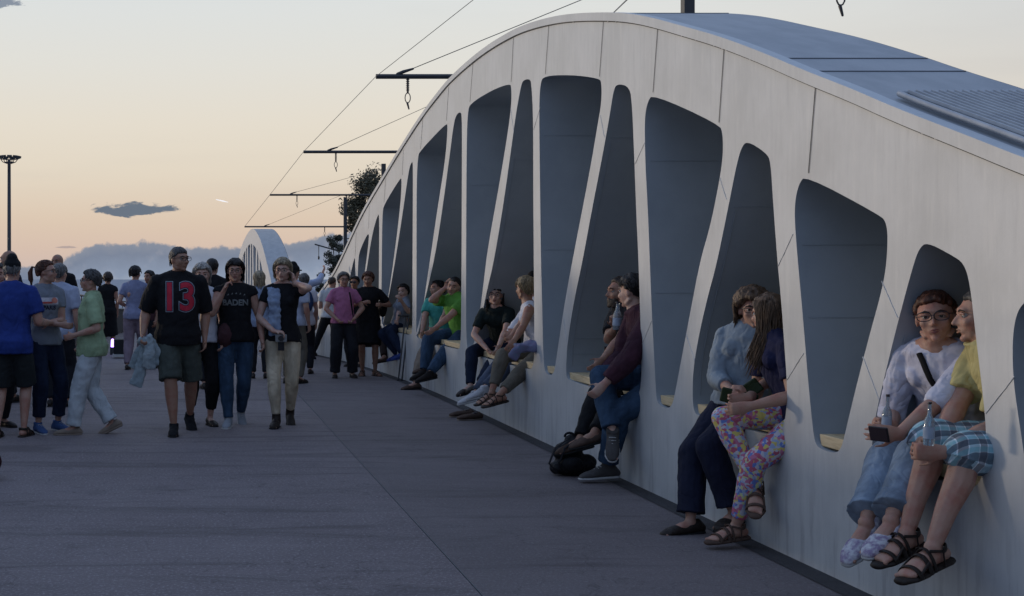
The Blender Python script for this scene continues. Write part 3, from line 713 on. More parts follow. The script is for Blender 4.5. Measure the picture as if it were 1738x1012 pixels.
def loft2(mb, pts, rad, sides, caps=('r', 'r'), n=16):
    """loft with its own side vector at every ring"""
    b = len(mb.v); m = len(pts)
    T = [(pts[min(i+1, m-1)]-pts[max(i-1, 0)]).normalized() for i in range(m)]
    P_, R_, S_, T_ = list(pts), list(rad), list(sides), list(T)
    if caps[0] == 'r': r = min(rad[0]); P_ = [pts[0]-T[0]*r*.9, pts[0]-T[0]*r*.6]+P_; R_ = [(rad[0][0]*.3, rad[0][1]*.3), (rad[0][0]*.78, rad[0][1]*.78)]+R_; S_ = [sides[0]]*2+S_; T_ = [T[0]]*2+T_
    if caps[1] == 'r': r = min(rad[-1]); P_ += [pts[-1]+T[-1]*r*.6, pts[-1]+T[-1]*r*.9]; R_ += [(rad[-1][0]*.78, rad[-1][1]*.78), (rad[-1][0]*.3, rad[-1][1]*.3)]; S_ += [sides[-1]]*2; T_ += [T[-1]]*2
    for p, r, s_, t in zip(P_, R_, S_, T_):
        a = (s_-t*s_.dot(t)).normalized(); c = t.cross(a)
        for j in range(n):
            th = 2*math.pi*j/n; mb.v.append(p+a*(r[0]*math.cos(th))+c*(r[1]*math.sin(th)))
    m = len(P_)
    for i in range(m-1):
        for j in range(n): k = (j+1) % n; mb.f.append((b+i*n+j, b+i*n+k, b+(i+1)*n+k, b+(i+1)*n+j))
    mb.f.append(tuple(b+j for j in reversed(range(n)))); mb.f.append(tuple(b+(m-1)*n+j for j in range(n)))
TORSO_F = [(-.09, .062, .052, 0), (-.03, .094, .066, -.004), (.05, .103, .070, -.006), (.18, .094, .064, 0), (.36, .076, .055, .004), (.52, .081, .060, .003), (.70, .090, .064, 0), (.82, .094, .060, -.003), (.91, .086, .050, -.006), (.98, .052, .040, -.006)]
TORSO_M = [(-.09, .058, .050, 0), (-.03, .088, .062, -.004), (.05, .094, .066, -.004), (.18, .090, .064, 0), (.36, .086, .062, .004), (.52, .092, .066, .004), (.70, .102, .068, .002), (.82, .108, .062, -.002), (.91, .096, .052, -.006), (.98, .058, .044, -.006)]
PEOPLE = []
def person(label, H=1.66, sex='f', hip=None, yaw=0, cyaw=None, hyaw=None, hpitch=0, hroll=0, head=None, lean=(0, 0), slouch=0, ankles=None, fyaw=None, fpitch=(0, 0), knees=None,
           wrists=None, elbows=None, curl=(.35, .35), hdir=(None, None), top=None, bottom=None, shoes=None, hair=None, skin='a', glasses=None, fat=1.0, vox=.010, group=None, face=True, bust=1.0, base=None, hat=None, fineh=True, scl=1.0):
    bust = bust*.84
    cyaw = yaw if cyaw is None else cyaw; hyaw = cyaw if hyaw is None else hyaw
    fp, fc = yv(yaw), yv(cyaw); Lp, Lc = UP.cross(fp), UP.cross(fc)
    root = thing('person', label, 'person', base or (hip.x, hip.y, ground(hip.y)), group)
    k = H
    # ---- skeleton
    if head is not None:
        hfa = yv(hyaw); tg = head-UP*(.088*k)-hfa*(.012*k); d = tg-hip; sp = d.normalized(); SL = min(max(d.length, .285*k), .350*k)
    else:
        sp = (UP+Lp*lean[0]+fp*lean[1]).normalized(); SL = .325*k
    N = hip+sp*SL; back = -fc
    hd = (sp+UP*1.2).normalized()
    hf = yv(hyaw); hl = UP.cross(hf); hu = UP
    rot = Matrix.Rotation(R(hpitch), 3, hl); hf = rot @ hf; hu = rot @ hu
    rot = Matrix.Rotation(R(hroll), 3, hf); hl = rot @ hl; hu = rot @ hu
    Hc = N+hd*(.085*k)+hf*(.012*k)
    if head is not None: Hc = Hc.lerp(head, .7)
    shw = (.104 if sex == 'm' else .092)*k*(1+(fat-1)*.35); hpw = (.048 if sex == 'm' else .052)*k*(1+(fat-1)*.4)
    tp = lambda t: hip.lerp(N, t)+back*(slouch*k*math.sin(math.pi*min(max(t, 0), 1)))
    sdv = lambda t: Lp.lerp(Lc, min(max(t, 0), 1)).normalized()
    csp = (N-tp(.6)).normalized()
    SH = [N-csp*(.038*k)+Lc*shw, N-csp*(.038*k)-Lc*shw]
    HJ = [hip+Lp*hpw, hip-Lp*hpw]
    ua, fa, th, shn = .168*k, .150*k, .245*k, .240*k
    if ankles is None: ankles = [(.06, .0), (-.06, .0)]
    AN, KN = [], []
    for i in (0, 1):
        a = ankles[i]
        if not isinstance(a, Vector):
            q = hip+Lp*(a[0]*k)+fp*(a[1]*k); zz = a[2]*k if len(a) > 2 else 0; a = Vector((q.x, q.y, ground(q.y)+.045*k+zz))
        pole = (fp+Lp*(.12 if i == 0 else -.12)) if knees is None else knees[i]
        kk, aa = ik(HJ[i], a, th, shn, pole); AN.append(aa); KN.append(kk)
    WR, EL = [], []
    for i in (0, 1):
        sgn = 1 if i == 0 else -1; w = None if wrists is None else wrists[i]
        if w is None: w = SH[i]+Vector((0, 0, -.306*k))+Lc*(sgn*.028*k*fat)+fc*(.03*k)
        elif not isinstance(w, Vector): w = SH[i]+Lc*(w[0]*k)+fc*(w[1]*k)+UP*(w[2]*k)
        pole = (-fc*.8+Lc*(sgn*.35)-UP*.4) if (elbows is None or elbows[i] is None) else elbows[i]
        e, w = ik(SH[i], w, ua, fa, pole); EL.append(e); WR.append(w)
    # ---- body
    mb = MB(); F_ = fat; TT = TORSO_M if sex == 'm' else TORSO_F
    def torso(mb, t0, t1, infl, caps=('r', 'r'), flare=0, skirted=False):
        rows = [r for r in TT if t0 < r[0] < t1]
        def interp(t):
            for r0, r1 in zip(TT, TT[1:]):
                if r0[0] <= t <= r1[0]: q = (t-r0[0])/(r1[0]-r0[0]); return tuple(r0[j]+(r1[j]-r0[j])*q for j in range(4))
            return (t,)+(TT[0][1:] if t < TT[0][0] else TT[-1][1:])
        rows = [interp(t0)]+rows+[interp(t1)]
        pts, rad, sd = [], [], []
        for t, w, dd, off in rows:
            if t < 0: w = max(w, .088)
            if skirted and t < .14: w = max(w, .107); dd = max(dd, .078)
            fm = 1+(F_-1)*math.exp(-((t-.30)/.38)**2)
            fl = flare*max(0, .35-t)*2
            pts.append(tp(t)+fc*((off+(fm-1)*.03)*k)); rad.append((w*k*(1+(fm-1)*.7)+infl+fl, dd*k*fm+infl+fl)); sd.append(sdv(t))
        loft2(mb, pts, rad, sd, caps)
    torso(mb, -.09, .98, 0)
    if sex == 'f':
        for s_ in (1, -1): mb.ball(tp(.70)+Lc*(s_*.042*k)+fc*(.050*k*bust), (.036*k*bust, .034*k*bust, .036*k*bust))
    mb.loft([tp(.93), N+hd*.02*k, Hc-hd*(.045*k)-hf*(.008*k)], [(.042*k, .038*k), (.032*k if sex == 'm' else .028*k, .033*k if sex == 'm' else .029*k), (.031*k if sex == 'm' else .027*k, .033*k)], side=Lc)
    # head
    hs = k*scl*.965; ax = (hl, hf, hu); hp = lambda l, f, u: Hc+hl*(l*hs)+hf*(f*hs)+hu*(u*hs)
    jw = 1.06 if sex == 'm' else .96
    mb.ball(hp(0, -.008, .012), (.045*hs, .056*hs, .050*hs), ax, 16, 10)
    mb.ball(hp(0, .014, -.014), (.0385*hs*jw, .040*hs, .044*hs), ax, 14, 8)
    mb.ball(hp(0, .018, -.040), ((.030 if sex == 'm' else .0265)*hs*jw, .030*hs, .024*hs), ax, 12, 8)
    mb.ball(hp(0, .040, -.055), (.013*hs*jw, .011*hs, .011*hs), ax)
    mb.ball(hp(0, .040, .016), (.030*hs, .014*hs, .012*hs), ax)
    for s_ in (1, -1):
        mb.ball(hp(s_*.023, .036, -.014), (.014*hs, .013*hs, .013*hs), ax)
        mb.ball(hp(s_*.046, -.006, -.006), (.0045*hs, .011*hs, .0175*hs), ax)
        mb.loft([hp(s_*.030, .012, -.050), hp(s_*.038, -.008, -.035)], [(.009 if sex == 'm' else .006)*hs]*2, n=8)
        mb.ball(hp(s_*.0062, .0545, -.019), (.0042*hs, .005*hs, .0042*hs), ax)
    mb.loft([hp(0, .050, .006), hp(0, .058, -.006), hp(0, .0625, -.0165)], [.0040*hs, .0045*hs, .0060*hs], n=8)
    mb.loft([hp(-.014, .046, -.036), hp(0, .052, -.0345), hp(.014, .046, -.036)], [.004*hs, .006*hs, .004*hs], n=8)
    # arms, hands
    for i in (0, 1):
        s_, e, w = SH[i], EL[i], WR[i]; f_ = 1+(F_-1)*.5; sg = 1 if i == 0 else -1
        mr = (1.08 if sex == 'm' else .94)*f_
        mb.ball(s_, .033*k*mr); mb.loft([N+hd*.018*k, N.lerp(s_, .55)+UP*.010*k, s_+UP*.006*k], [.024*k, .024*k, .026*k], n=8)
        mb.loft([s_, s_.lerp(e, .45), e], [.033*k*mr, .029*k*mr, .0225*k*mr], n=10)
        mb.loft([e, e.lerp(w, .28), w], [.0225*k*mr, .0245*k*mr, (.0150*k, .0135*k)], n=10)
        d = (w-e).normalized() if hdir[i] is None else hdir[i].normalized()
        pn = (-Lc*sg+fc*.15); pn = (pn-d*pn.dot(d))
        if pn.length < .25: pn = (-UP-d*(-UP).dot(d))
        pn.normalize(); wd = d.cross(pn).normalized()
        if wd.dot(fc) < 0 and abs(wd.dot(fc)) > .3: wd = -wd
        mb.loft([w-d*.008*k, w+d*.022*k, w+d*.050*k], [(.0165*k, .0125*k), (.0215*k, .0125*k), (.0225*k, .0100*k)], side=wd, n=10)
        fr = max(.0043*k, vox*.75)
        c_ = curl[i]
        for j, (o_, ln) in enumerate(((.0178, .041), (.0062, .047), (-.0060, .044), (-.0172, .035))):
            p = w+d*(.050*k)+wd*(o_*k); dd = d+wd*(o_*2.2); dd.normalize(); pts = [p]; an = 0
            for q, sgl in enumerate((.44, .30, .26)):
                an += R(12+c_*(48 if q else 40)); v_ = dd*math.cos(an)+pn*math.sin(an); p = p+v_*(ln*k*sgl); pts.append(p)
            mb.loft(pts, [fr, fr*.95, fr*.9, fr*.75], n=7)
        tb = w+d*(.016*k)+wd*(.016*k); t1 = tb+(d*.62+wd*.62+pn*.35).normalized()*(.022*k); t2 = t1+(d*.85+wd*.25+pn*(.35+c_*.4)).normalized()*(.020*k)
        mb.loft([tb, t1, t2], [fr*1.35, fr*1.1, fr*.85], n=7)
    # legs, feet
    FT = []
    for i in (0, 1):
        h_, q, a = HJ[i], KN[i], AN[i]; f_ = 1+(F_-1)*.5
        mb.loft([h_, h_.lerp(q, .35), h_.lerp(q, .75), q], [.052*k*f_, .048*k*f_, .038*k*f_, .032*k*f_], n=12)
        kd = (q-h_).normalized(); sd_ = (a-q).normalized(); calf = -(fp-sd_*fp.dot(sd_))
        if calf.length < .1: calf = -UP
        calf.normalize()
        mb.loft([q, q.lerp(a, .28)+calf*.007*k, q.lerp(a, .62), q.lerp(a, .92)], [.0315*k*f_, .0325*k*f_, .0245*k*f_, .0190*k], n=10)
        fy = (yaw+(8 if i == 0 else -8)) if fyaw is None else fyaw[i]
        ff = yv(fy); fs = UP.cross(ff); rm = Matrix.Rotation(R(fpitch[i]), 3, fs); ff = rm @ ff; fu = rm @ UP
        FT.append((a, ff, fs, fu))
        O = a-fu*.043*k
        mb.loft([O-ff*.030*k+fu*.020*k, O+fu*.026*k, O+ff*.035*k+fu*.024*k, O+ff*.070*k+fu*.014*k, O+ff*.098*k+fu*.010*k],
                [(.017*k, .017*k), (.020*k, .024*k), (.020*k, .020*k), (.026*k, .013*k), (.023*k, .008*k)], side=fs, n=10)
        mb.loft([a, O+fu*.026*k], [.020*k, .020*k], n=10)
        for j, o_ in enumerate((.016, .006, -.002, -.010, -.017)):
            s_ = o_*(1 if i == 1 else -1)*1.1
            mb.ball(O+ff*(.107-.004*j)*k+fs*s_*k+fu*.008*k, (.0065*k if j == 0 else .0050*k,)*3, n=7, m=5)
    Hinv = Matrix((hl, hf, hu)); Hcv = np.array(Hc)
    def sockets(co):
        A = np.array([list(hl), list(hf), list(hu)]); L_ = (co-Hcv) @ A.T/hs
        dlt = np.zeros(len(co))
        for s_ in (1, -1):
            r2 = ((L_[:, 0]-s_*.019)/.011)**2+((L_[:, 2]-.004)/.0075)**2; dlt -= .0075*np.exp(-r2)*(L_[:, 1] > .02)
        r2 = (L_[:, 0]/.016)**2+((L_[:, 2]+.0355)/.0028)**2; dlt -= .0028*np.exp(-r2)*(L_[:, 1] > .02)
        r2 = (L_[:, 0]/.018)**2+((L_[:, 2]+.0465)/.005)**2; dlt -= .0028*np.exp(-r2)*(L_[:, 1] > .02)
        return co+np.outer(dlt*hs, A[1])
    body = mb.fuse('body', SK[skin], root, vox, 4, post=sockets if face else None)
    if face:
        for s_ in (1, -1):
            m1 = MB(); m1.ball(hp(s_*.0190, .0384, .0030), .0082*hs, ax, 12, 8); eo = m1.build('eye', M['eye'], root)
            m1 = MB(); m1.ball(hp(s_*.0190, .0448, .0026), (.0044*hs, .0024*hs, .0042*hs), ax, 10, 6); m1.build('iris', M['iris'], eo)
            m1 = MB(); m1.loft([hp(s_*.009, .0515, .0145), hp(s_*.019, .0505, .018), hp(s_*.031, .042, .0145)], [.0018*hs, .0024*hs, .0012*hs], n=6)
            m1.build('eyebrow', M['brow'] if not hair or hair[1] not in ('grey', 'white', 'blond') else hairm('lightbrown'), root)
            m1 = MB(); m1.loft([hp(s_*.010, .0465, .0070), hp(s_*.019, .0482, .0092), hp(s_*.028, .0435, .0070)], [.0026*hs, .0036*hs, .0026*hs], n=6); m1.build('eyelid', SK[skin], root)
        m1 = MB(); m1.loft([hp(-.0125, .0475, -.0350), hp(-.004, .0548, -.0325), hp(0, .0550, -.0333), hp(.004, .0548, -.0325), hp(.0125, .0475, -.0350)], [.0008*hs, .0022*hs, .002*hs, .0022*hs, .0008*hs], n=6)
        m1.loft([hp(-.0115, .0470, -.0372), hp(0, .0540, -.0398), hp(.0115, .0470, -.0372)], [.0010*hs, .0030*hs, .0010*hs], n=6)
        m1.build('lips', M['lips'] if sex == 'f' else SK['b'], root)
    if glasses:
        m1 = MB()
        for s_ in (1, -1):
            lp = [hp(s_*.0205+.0175*math.copysign(abs(math.cos(a))**.7, math.cos(a)), .0590-.10*abs(s_*.0205+.0175*math.cos(a))**1.0*.9, .003+.0115*math.copysign(abs(math.sin(a))**.8, math.sin(a))) for a in [2*math.pi*i/16 for i in range(17)]]
            m1.loft(lp, [max(.0013*hs, vox*.2)]*17, n=5, side=hf)
            m1.loft([hp(s_*.038, .054, .008), hp(s_*.0465, .038, .008), hp(s_*.050, -.002, .004)], [max(.0013*hs, vox*.2)]*3, n=5)
        m1.loft([hp(-.004, .0605, .006), hp(.004, .0605, .006)], [.0012*hs]*2, n=5)
        gl_ = m1.build('glasses', M['frame'], root)
        if glasses == 'dark':
            for s_ in (1, -1):
                m1 = MB(); m1.ball(hp(s_*.0205, .0570, .003), (.0165*hs, .0015*hs, .0108*hs), ax, 14, 6); m1.build('lens', M['lens'], gl_)
    # ---- hair
    if hair:
        st, hc = hair[0], hair[1]; rg = random.Random(hash(label) % 1 if False else len(label)*7+int(H*100)); opt = hair[2] if len(hair) > 2 else {}
        th_ = opt.get('vol', {'crop': .002, 'short': .008, 'bob': .014, 'long': .010, 'curly': .020, 'pony': .005, 'bald': .0}[st])
        fr_ = opt.get('front', {'crop': .70, 'short': .66, 'bob': .46, 'long': .50, 'curly': .35, 'pony': .66, 'bald': 2}[st])
        bk = opt.get('back', -.55)
        def hline(l, f):
            pts = [(-1, bk), (-.45, bk+.1), (-.05, -.25 if st in ('bob', 'curly', 'long') else -.05), (.25, .16), (.5, fr_-.12), (.75, fr_), (1.1, fr_)]
            for a, b in zip(pts, pts[1:]):
                if a[0] <= f <= b[0]: return a[1]+(b[1]-a[1])*(f-a[0])/(b[0]-a[0])
            return -.6
        m2 = MB(); dirs = []
        nn = 420
        for i in range(nn):
            u_ = 1-2*(i+.5)/nn; ph = i*2.39996; r_ = math.sqrt(1-u_*u_); l_, f_ = r_*math.cos(ph), r_*math.sin(ph)
            if u_ > hline(l_, f_): dirs.append((l_, f_, u_))
        RX, RY, RZ = .0465, .0575, .0525
        sf = lambda l, f, u, e: hp(l*(RX+e), -.008+f*(RY+e), .014+u*(RZ+e)+(0 if u > -.2 else (u+.2)*.03))
        for (l_, f_, u_) in dirs:
            tpv = th_*(.45+.55*max(0, u_+.2)); m2.ball(sf(l_, f_, u_, tpv-.007+rg.uniform(-.0015, .0015)*(1+th_*100)), max(.0105, th_*.75)*hs*rg.uniform(.9, 1.1), n=7, m=5)
        ex = MB()
        lkn = {'crop': 120, 'short': 300, 'bob': 260, 'long': 320, 'curly': 300, 'pony': 200}.get(st, 0) if fineh else {'crop': 0, 'short': 110, 'bob': 90, 'long': 110, 'curly': 90, 'pony': 50}.get(st, 0)
        ln = opt.get('len', {'short': .030, 'bob': .075, 'long': .19, 'curly': .055, 'pony': .045, 'crop': .01, 'bald': .01}[st])
        part = opt.get('part', .25)
        if vox <= .0096: lkn = int(lkn*4.5)
        for i in range(lkn):
            l_, f_, u_ = dirs[rg.randrange(len(dirs))]
            p = Vector((l_, f_, u_)); pts = []; e = th_*rg.uniform(.75, 1.1)+.001; stp = .28; down = 0.0
            lat = 1 if (l_-part*.4) > 0 else -1
            total = rg.uniform(.7, 1.0)*ln; run = 0
            cur = p.copy(); pos = None
            if st == 'pony': tgt = Vector((0, -.9, .25))
            while run < total and len(pts) < 14:
                pos = sf(cur.x, cur.y, cur.z, e); 
                if pts: run += (pos-pts[-1]).length/hs
                pts.append(pos)
                if st == 'pony': v_ = tgt-cur
                elif st in ('short', 'crop'): v_ = Vector((lat*.45+rg.uniform(-.5, .5), (-.5 if cur.y < .2 else .35), -.45))
                else: v_ = Vector((lat*(.9 if cur.y > .1 and cur.z > .2 else .25), (-.45 if cur.y > .2 else .05), -.9))
                if st == 'curly': v_ += Vector((rg.uniform(-.8, .8), rg.uniform(-.8, .8), rg.uniform(-.4, .4)))
                if cur.z > -.35 or st in ('short', 'pony'):
                    cur = (cur+v_.normalized()*stp).normalized()
                    ym = .55 if st == 'short' else .28
                    if cur.y > ym and cur.z < fr_-.06 and st != 'pony':
                        cur.y = ym; cur.x = (cur.x+.25*lat) if abs(cur.x) < .7 else cur.x; cur.normalize()
                else:
                    # hang free below the ears
                    nx = pos-UP*.016*hs*1.2+hl*(rg.uniform(-.003, .003)*hs)-(hf*(.0015*hs))
                    while run < total and len(pts) < 22:
                        pts.append(nx); run += .016*1.2; nx = nx-UP*.019*hs+hl*(rg.uniform(-.003, .003)*hs*(2 if st == 'curly' else 1))+hf*(rg.uniform(-.002, .0015)*hs)
                        # drape over the shoulders and back
                        bk_ = nx-N
                        if bk_.z < .0 and bk_.dot(fc) > -.06*k and abs(bk_.dot(Lc)) < .10*k: nx = nx-fc*.006*k if bk_.dot(fc) < .01*k else nx+fc*.007*k
                    break
            if len(pts) < 2: continue
            w_ = rg.uniform(.0028, .0055)*hs if vox > .0096 else rg.uniform(.0010, .0022)*hs
            ex.loft(pts, [(w_, w_*.5)]*(len(pts)-1)+[(w_*.25, w_*.2)], n=5 if vox > .0096 else 3, caps=('f', 'f'))
        if st == 'pony':
            b0 = sf(0, -.95, .2, .008)
            for j in range(26 if fineh else 10):
                o1 = Vector((rg.uniform(-1, 1), rg.uniform(-1, 1), 0))*.010*hs
                pts = [b0, b0-hf*.022*hs+UP*.004*hs+hl*o1.x*.4, b0-hf*.034*hs-UP*.03*hs+hl*o1.x+hf*o1.y, b0-hf*.030*hs-UP*.075*hs+hl*o1.x*1.4+hf*o1.y, b0-hf*.026*hs-UP*rg.uniform(.09, .13)*hs+hl*o1.x]
                ex.loft(pts, [.005*hs, .006*hs, .006*hs, .005*hs, .0015*hs], n=5)
        if st != 'bald' and m2.v:
            m2.fuse('hair', hairm(hc), root, max(vox*.7, .0045), 2, disp=(.0015 if st in ('pony', 'long') else .003+th_*.30), dsize=.013, extra=ex)
    if opt_beard(hair):
        m2 = MB()
        for i in range(90):
            a = -1.35+2.7*rgf(i, 1); u0 = -.030-.036*rgf(i, 2)
            rr = .036*(1.06 if sex == 'm' else 1)
            m2.ball(hp(math.sin(a)*(.033+.004*rgf(i, 3)), .020+math.cos(a)*.030, u0), .0075*hs, n=6, m=5)
        m2.fuse('beard', hairm(hair[2]['beard']), root, max(vox*.7, .0045), 1, disp=.005, dsize=.012)
    if hat:
        kind, hm = hat; m2 = MB()
        m2.loft([hp(0, -.004, .022), hp(0, -.006, .046), hp(0, -.008, .066)], [(.054*hs, .066*hs), (.051*hs, .062*hs), (.036*hs, .044*hs)], side=hl, caps=('f', 'r'), n=16)
        ho = m2.fuse('cap_crown', hm, root, vox*.8, 3)
        m2 = MB(); b_ = hp(0, .050, .022)
        pts = [hp(0, .030, .027), hp(0, .062, .025), hp(0, .088, .018)]
        m2.loft(pts, [(.046*hs, .003*hs), (.044*hs, .003*hs), (.026*hs, .0025*hs)], side=hl, n=12)
        m2.build('brim', hm, root)
    # ---- clothes
    vc = vox
    if top:
        m3 = MB(); infl = top.get('infl', .012); sl = top.get('sleeve', .5)
        torso(m3, top.get('hem', -.10), top.get('neck', .94), infl, ('f', 'r'), top.get('flare', 0), True)
        if sex == 'f':
            for s_ in (1, -1): m3.ball(tp(.70)+Lc*(s_*.042*k)+fc*(.050*k*bust), (.036*k*bust+infl, .034*k*bust+infl*.8, .038*k*bust+infl))
        for i in (0, 1):
            f_ = 1+(F_-1)*.5; mr = (1.08 if sex == 'm' else .94)*f_; s_, e, w = SH[i], EL[i], WR[i]; sw = top.get('sw', 1.25)
            sln = sl[i] if isinstance(sl, (tuple, list)) else sl
            m3.loft([N-hd*.004*k, N.lerp(s_, .55)+UP*.008*k, s_+UP*.004*k], [.020*k+infl, .023*k+infl*.8, .025*k+infl*.6], n=8)
            m3.ball(s_, .033*k*mr+infl*.5) if sln > 0 else m3.ball(s_.lerp(N, .38), .034*k*mr+infl*.6)
            if sln > 0:
                q = min(sln, 1.0); e1 = s_.lerp(e, q)
                m3.loft([s_, s_.lerp(e, q*.5), e1], [.031*k*mr+infl*.6, (.030*k*mr)*(1+(sw-1)*.5)+infl*.7, (.0285-.004*q)*k*mr*sw+infl*.6], n=12, caps=('r', 'f' if sln <= 1 else 'r'))
                if sln > 1:
                    q = min(sln-1, .97); m3.loft([e, e.lerp(w, q*.4), e.lerp(w, q)], [.0245*k*mr*sw+infl*.6, .0255*k*mr*sw+infl*.5, .0195*k*mr*sw+infl*.4], n=12, caps=('r', 'f'))
        if top.get('collar'):
            c0 = N+hd*.012*k-fc*.002*k
            ring = [c0+Lc*(.040*k*math.cos(a))+fc*(.038*k*math.sin(a))-UP*(.012*k*(math.sin(a)+.2)) for a in [2*math.pi*i/16 for i in range(17)]]
            m3.loft(ring, [(.009*k, .006*k)]*17, n=6)
        o = m3.fuse(top.get('name', 'shirt'), top['mat'], root, vc, 4, disp=top.get('disp', .012), dsize=top.get('ds', .06)); SHIRT = o
    if bottom:
        kd = bottom.get('kind', 'trousers'); infl = bottom.get('infl', .008); m3 = MB()
        if kd in ('trousers', 'shorts'):
            torso(m3, -.09, bottom.get('waist', .16), infl, ('r', 'f'))
            ln_ = bottom.get('len', 1.95 if kd == 'trousers' else .95); lo = bottom.get('loose', 1.15); hw_ = bottom.get('hem', None)
            for i in (0, 1):
                f_ = 1+(F_-1)*.5; h_, q, a = HJ[i], KN[i], AN[i]; q1 = min(ln_, 1)
                e1 = h_.lerp(q, q1)
                r0, r1, r2 = .054*k*f_+infl, .046*k*f_*(1+(lo-1)*.6)+infl, .036*k*f_*lo+infl
                m3.loft([h_, h_.lerp(q, q1*.5), e1], [r0, .5*(r0+r2)+.002*k, r2 if q1 > .9 else r1*1.04], n=14, caps=('r', 'f' if ln_ <= 1 else 'r'))
                if ln_ > 1:
                    q2 = ln_-1; e2 = q.lerp(a, q2); he = (hw_ or .024)*k*lo+infl
                    m3.loft([q, q.lerp(a, q2*.35), q.lerp(a, q2*.8), e2], [r2, .0365*k*f_*lo+infl*.8, .5*(he+.031*k*lo)+infl*.3, he], n=14, caps=('r', 'f'))
        else:
            t0 = tp(.15); kneec = (KN[0]+KN[1])/2; hl_ = bottom.get('len', .95)
            e1 = hip.lerp(kneec, hl_); wd_ = (KN[0]-KN[1]).length/2
            loft2(m3, [tp(.38), tp(.15), tp(0), hip.lerp(e1, .5), e1], [(.078*k*F_+infl, .058*k*F_+infl), (.094*k*F_+infl, .066*k*F_+infl), (.104*k+infl, .074*k+infl), (.106*k+infl, .080*k+infl), (.108*k+infl*bottom.get('flare', 1), .084*k+infl*bottom.get('flare', 1))], [sdv(.3), sdv(.1), Lp, Lp, Lp], ('r', 'f'))
        m3.fuse({'trousers': 'trousers', 'shorts': 'shorts', 'skirt': 'skirt'}[kd], bottom['mat'], root, vc, 4, disp=bottom.get('disp', .012), dsize=.07)
    if shoes:
        kd, sm, solem = shoes[0], shoes[1], shoes[2]; vs_ = min(vox, .009)
        for i in (0, 1):
            a, ff, fs, fu = FT[i]; O = a-fu*.045*k
            z = lambda s_, h_, l_=0: O+ff*(s_*k)+fu*(h_*k)+fs*(l_*k)
            sc = 1.0
            if kd in ('sneaker', 'boot', 'flat'):
                m3 = MB(); hh = 1.0 if kd != 'flat' else .82
                rows = [(-.041, .017, .018), (-.028, .022, .027), (0, .0235, .030 if kd != 'flat' else .024), (.03, .024, .026 if kd != 'flat' else .018), (.06, .028, .019), (.092, .027, .0145), (.112, .018, .010)]
                m3.loft([z(s_, h_) for s_, w_, h_ in rows], [(w_*k, h_*k) for s_, w_, h_ in rows], side=fs, n=14)
                if kd == 'boot': m3.loft([z(-.004, .03), z(-.004, .085)], [.028*k, .026*k], n=12, caps=('r', 'f'))
                if kd == 'sneaker': m3.loft([z(-.004, .03), z(-.006, .062)], [.025*k, .0265*k], n=12, caps=('r', 'f'))
                so_ = m3.fuse('shoe', sm, root, vs_, 3)
                m3 = MB(); m3.loft([z(s_, .003) for s_ in (-.046, -.03, 0, .03, .06, .092, .116)], [(w_*k*1.06, .0075*k) for w_ in (.017, .0225, .0235, .024, .029, .0285, .016)], side=fs, n=14)
                m3.fuse('sole', solem, so_, min(vs_, .006), 2)
                if kd == 'sneaker' and vox <= .0115:
                    m3 = MB()
                    for j in range(4): m3.loft([z(.030+.011*j, .049-.006*j, -.012), z(.033+.011*j, .0525-.006*j, 0), z(.030+.011*j, .049-.006*j, .012)], [.0018*k]*3, n=5)
                    m3.build('laces', solem, so_)
            elif kd == 'sandal':
                m3 = MB(); m3.loft([z(s_, .002) for s_ in (-.044, -.03, 0, .03, .06, .092, .118)], [(w_*k*1.08, .0085*k) for w_ in (.018, .0235, .0235, .024, .030, .029, .017)], side=fs, n=14)
                so_ = m3.fuse('sandal', sm, root, min(vs_, .006), 2)
                m3 = MB()
                for (s_, w_, h_, wd_) in ((.082, .029, .026, .007), (.048, .0265, .043, .0075), (.030, .0245, .052, .005)) if len(shoes) < 4 else ((.086, .029, .025, .003), (.060, .0275, .036, .003), (.036, .025, .050, .003)):
                    arc = [z(s_, h_*math.sin(t_)+.002, w_*math.cos(t_)*1.03) for t_ in [math.pi*j/10 for j in range(11)]]
                    m3.loft(arc, [(wd_*k, .0022*k)]*11, side=ff, n=8)
                arc = [z(-.006-.026*math.sin(t_), .042+.004*math.sin(t_), .0235*math.cos(t_)) for t_ in [math.pi*j/10 for j in range(11)]]
                m3.loft(arc, [(.0075*k if len(shoes) < 4 else .003*k, .002*k)]*11, side=fu, n=8)
                for s_ in (1, -1): m3.loft([z(.030, .050, s_*.018), z(-.004, .040, s_*.0235), z(.0, .004, s_*.0245)], [(.004*k, .002*k)]*3, side=ff, n=6); m3.loft([z(.082, .012, s_*.028), z(.048, .03, s_*.025)], [.003*k]*2, n=6)
                m3.build('strap', sm, so_)
    info = dict(root=root, N=N, Hc=Hc, SH=SH, EL=EL, WR=WR, AN=AN, KN=KN, fc=fc, Lc=Lc, fp=fp, Lp=Lp, k=k, tp=tp, hip=hip, hp=hp, hd=hd)
    if top: info['shirt'] = SHIRT
    return info
def rgf(i, s): return random.Random(i*13+s*7919).random()
def opt_beard(h): return bool(h) and len(h) > 2 and 'beard' in h[2]
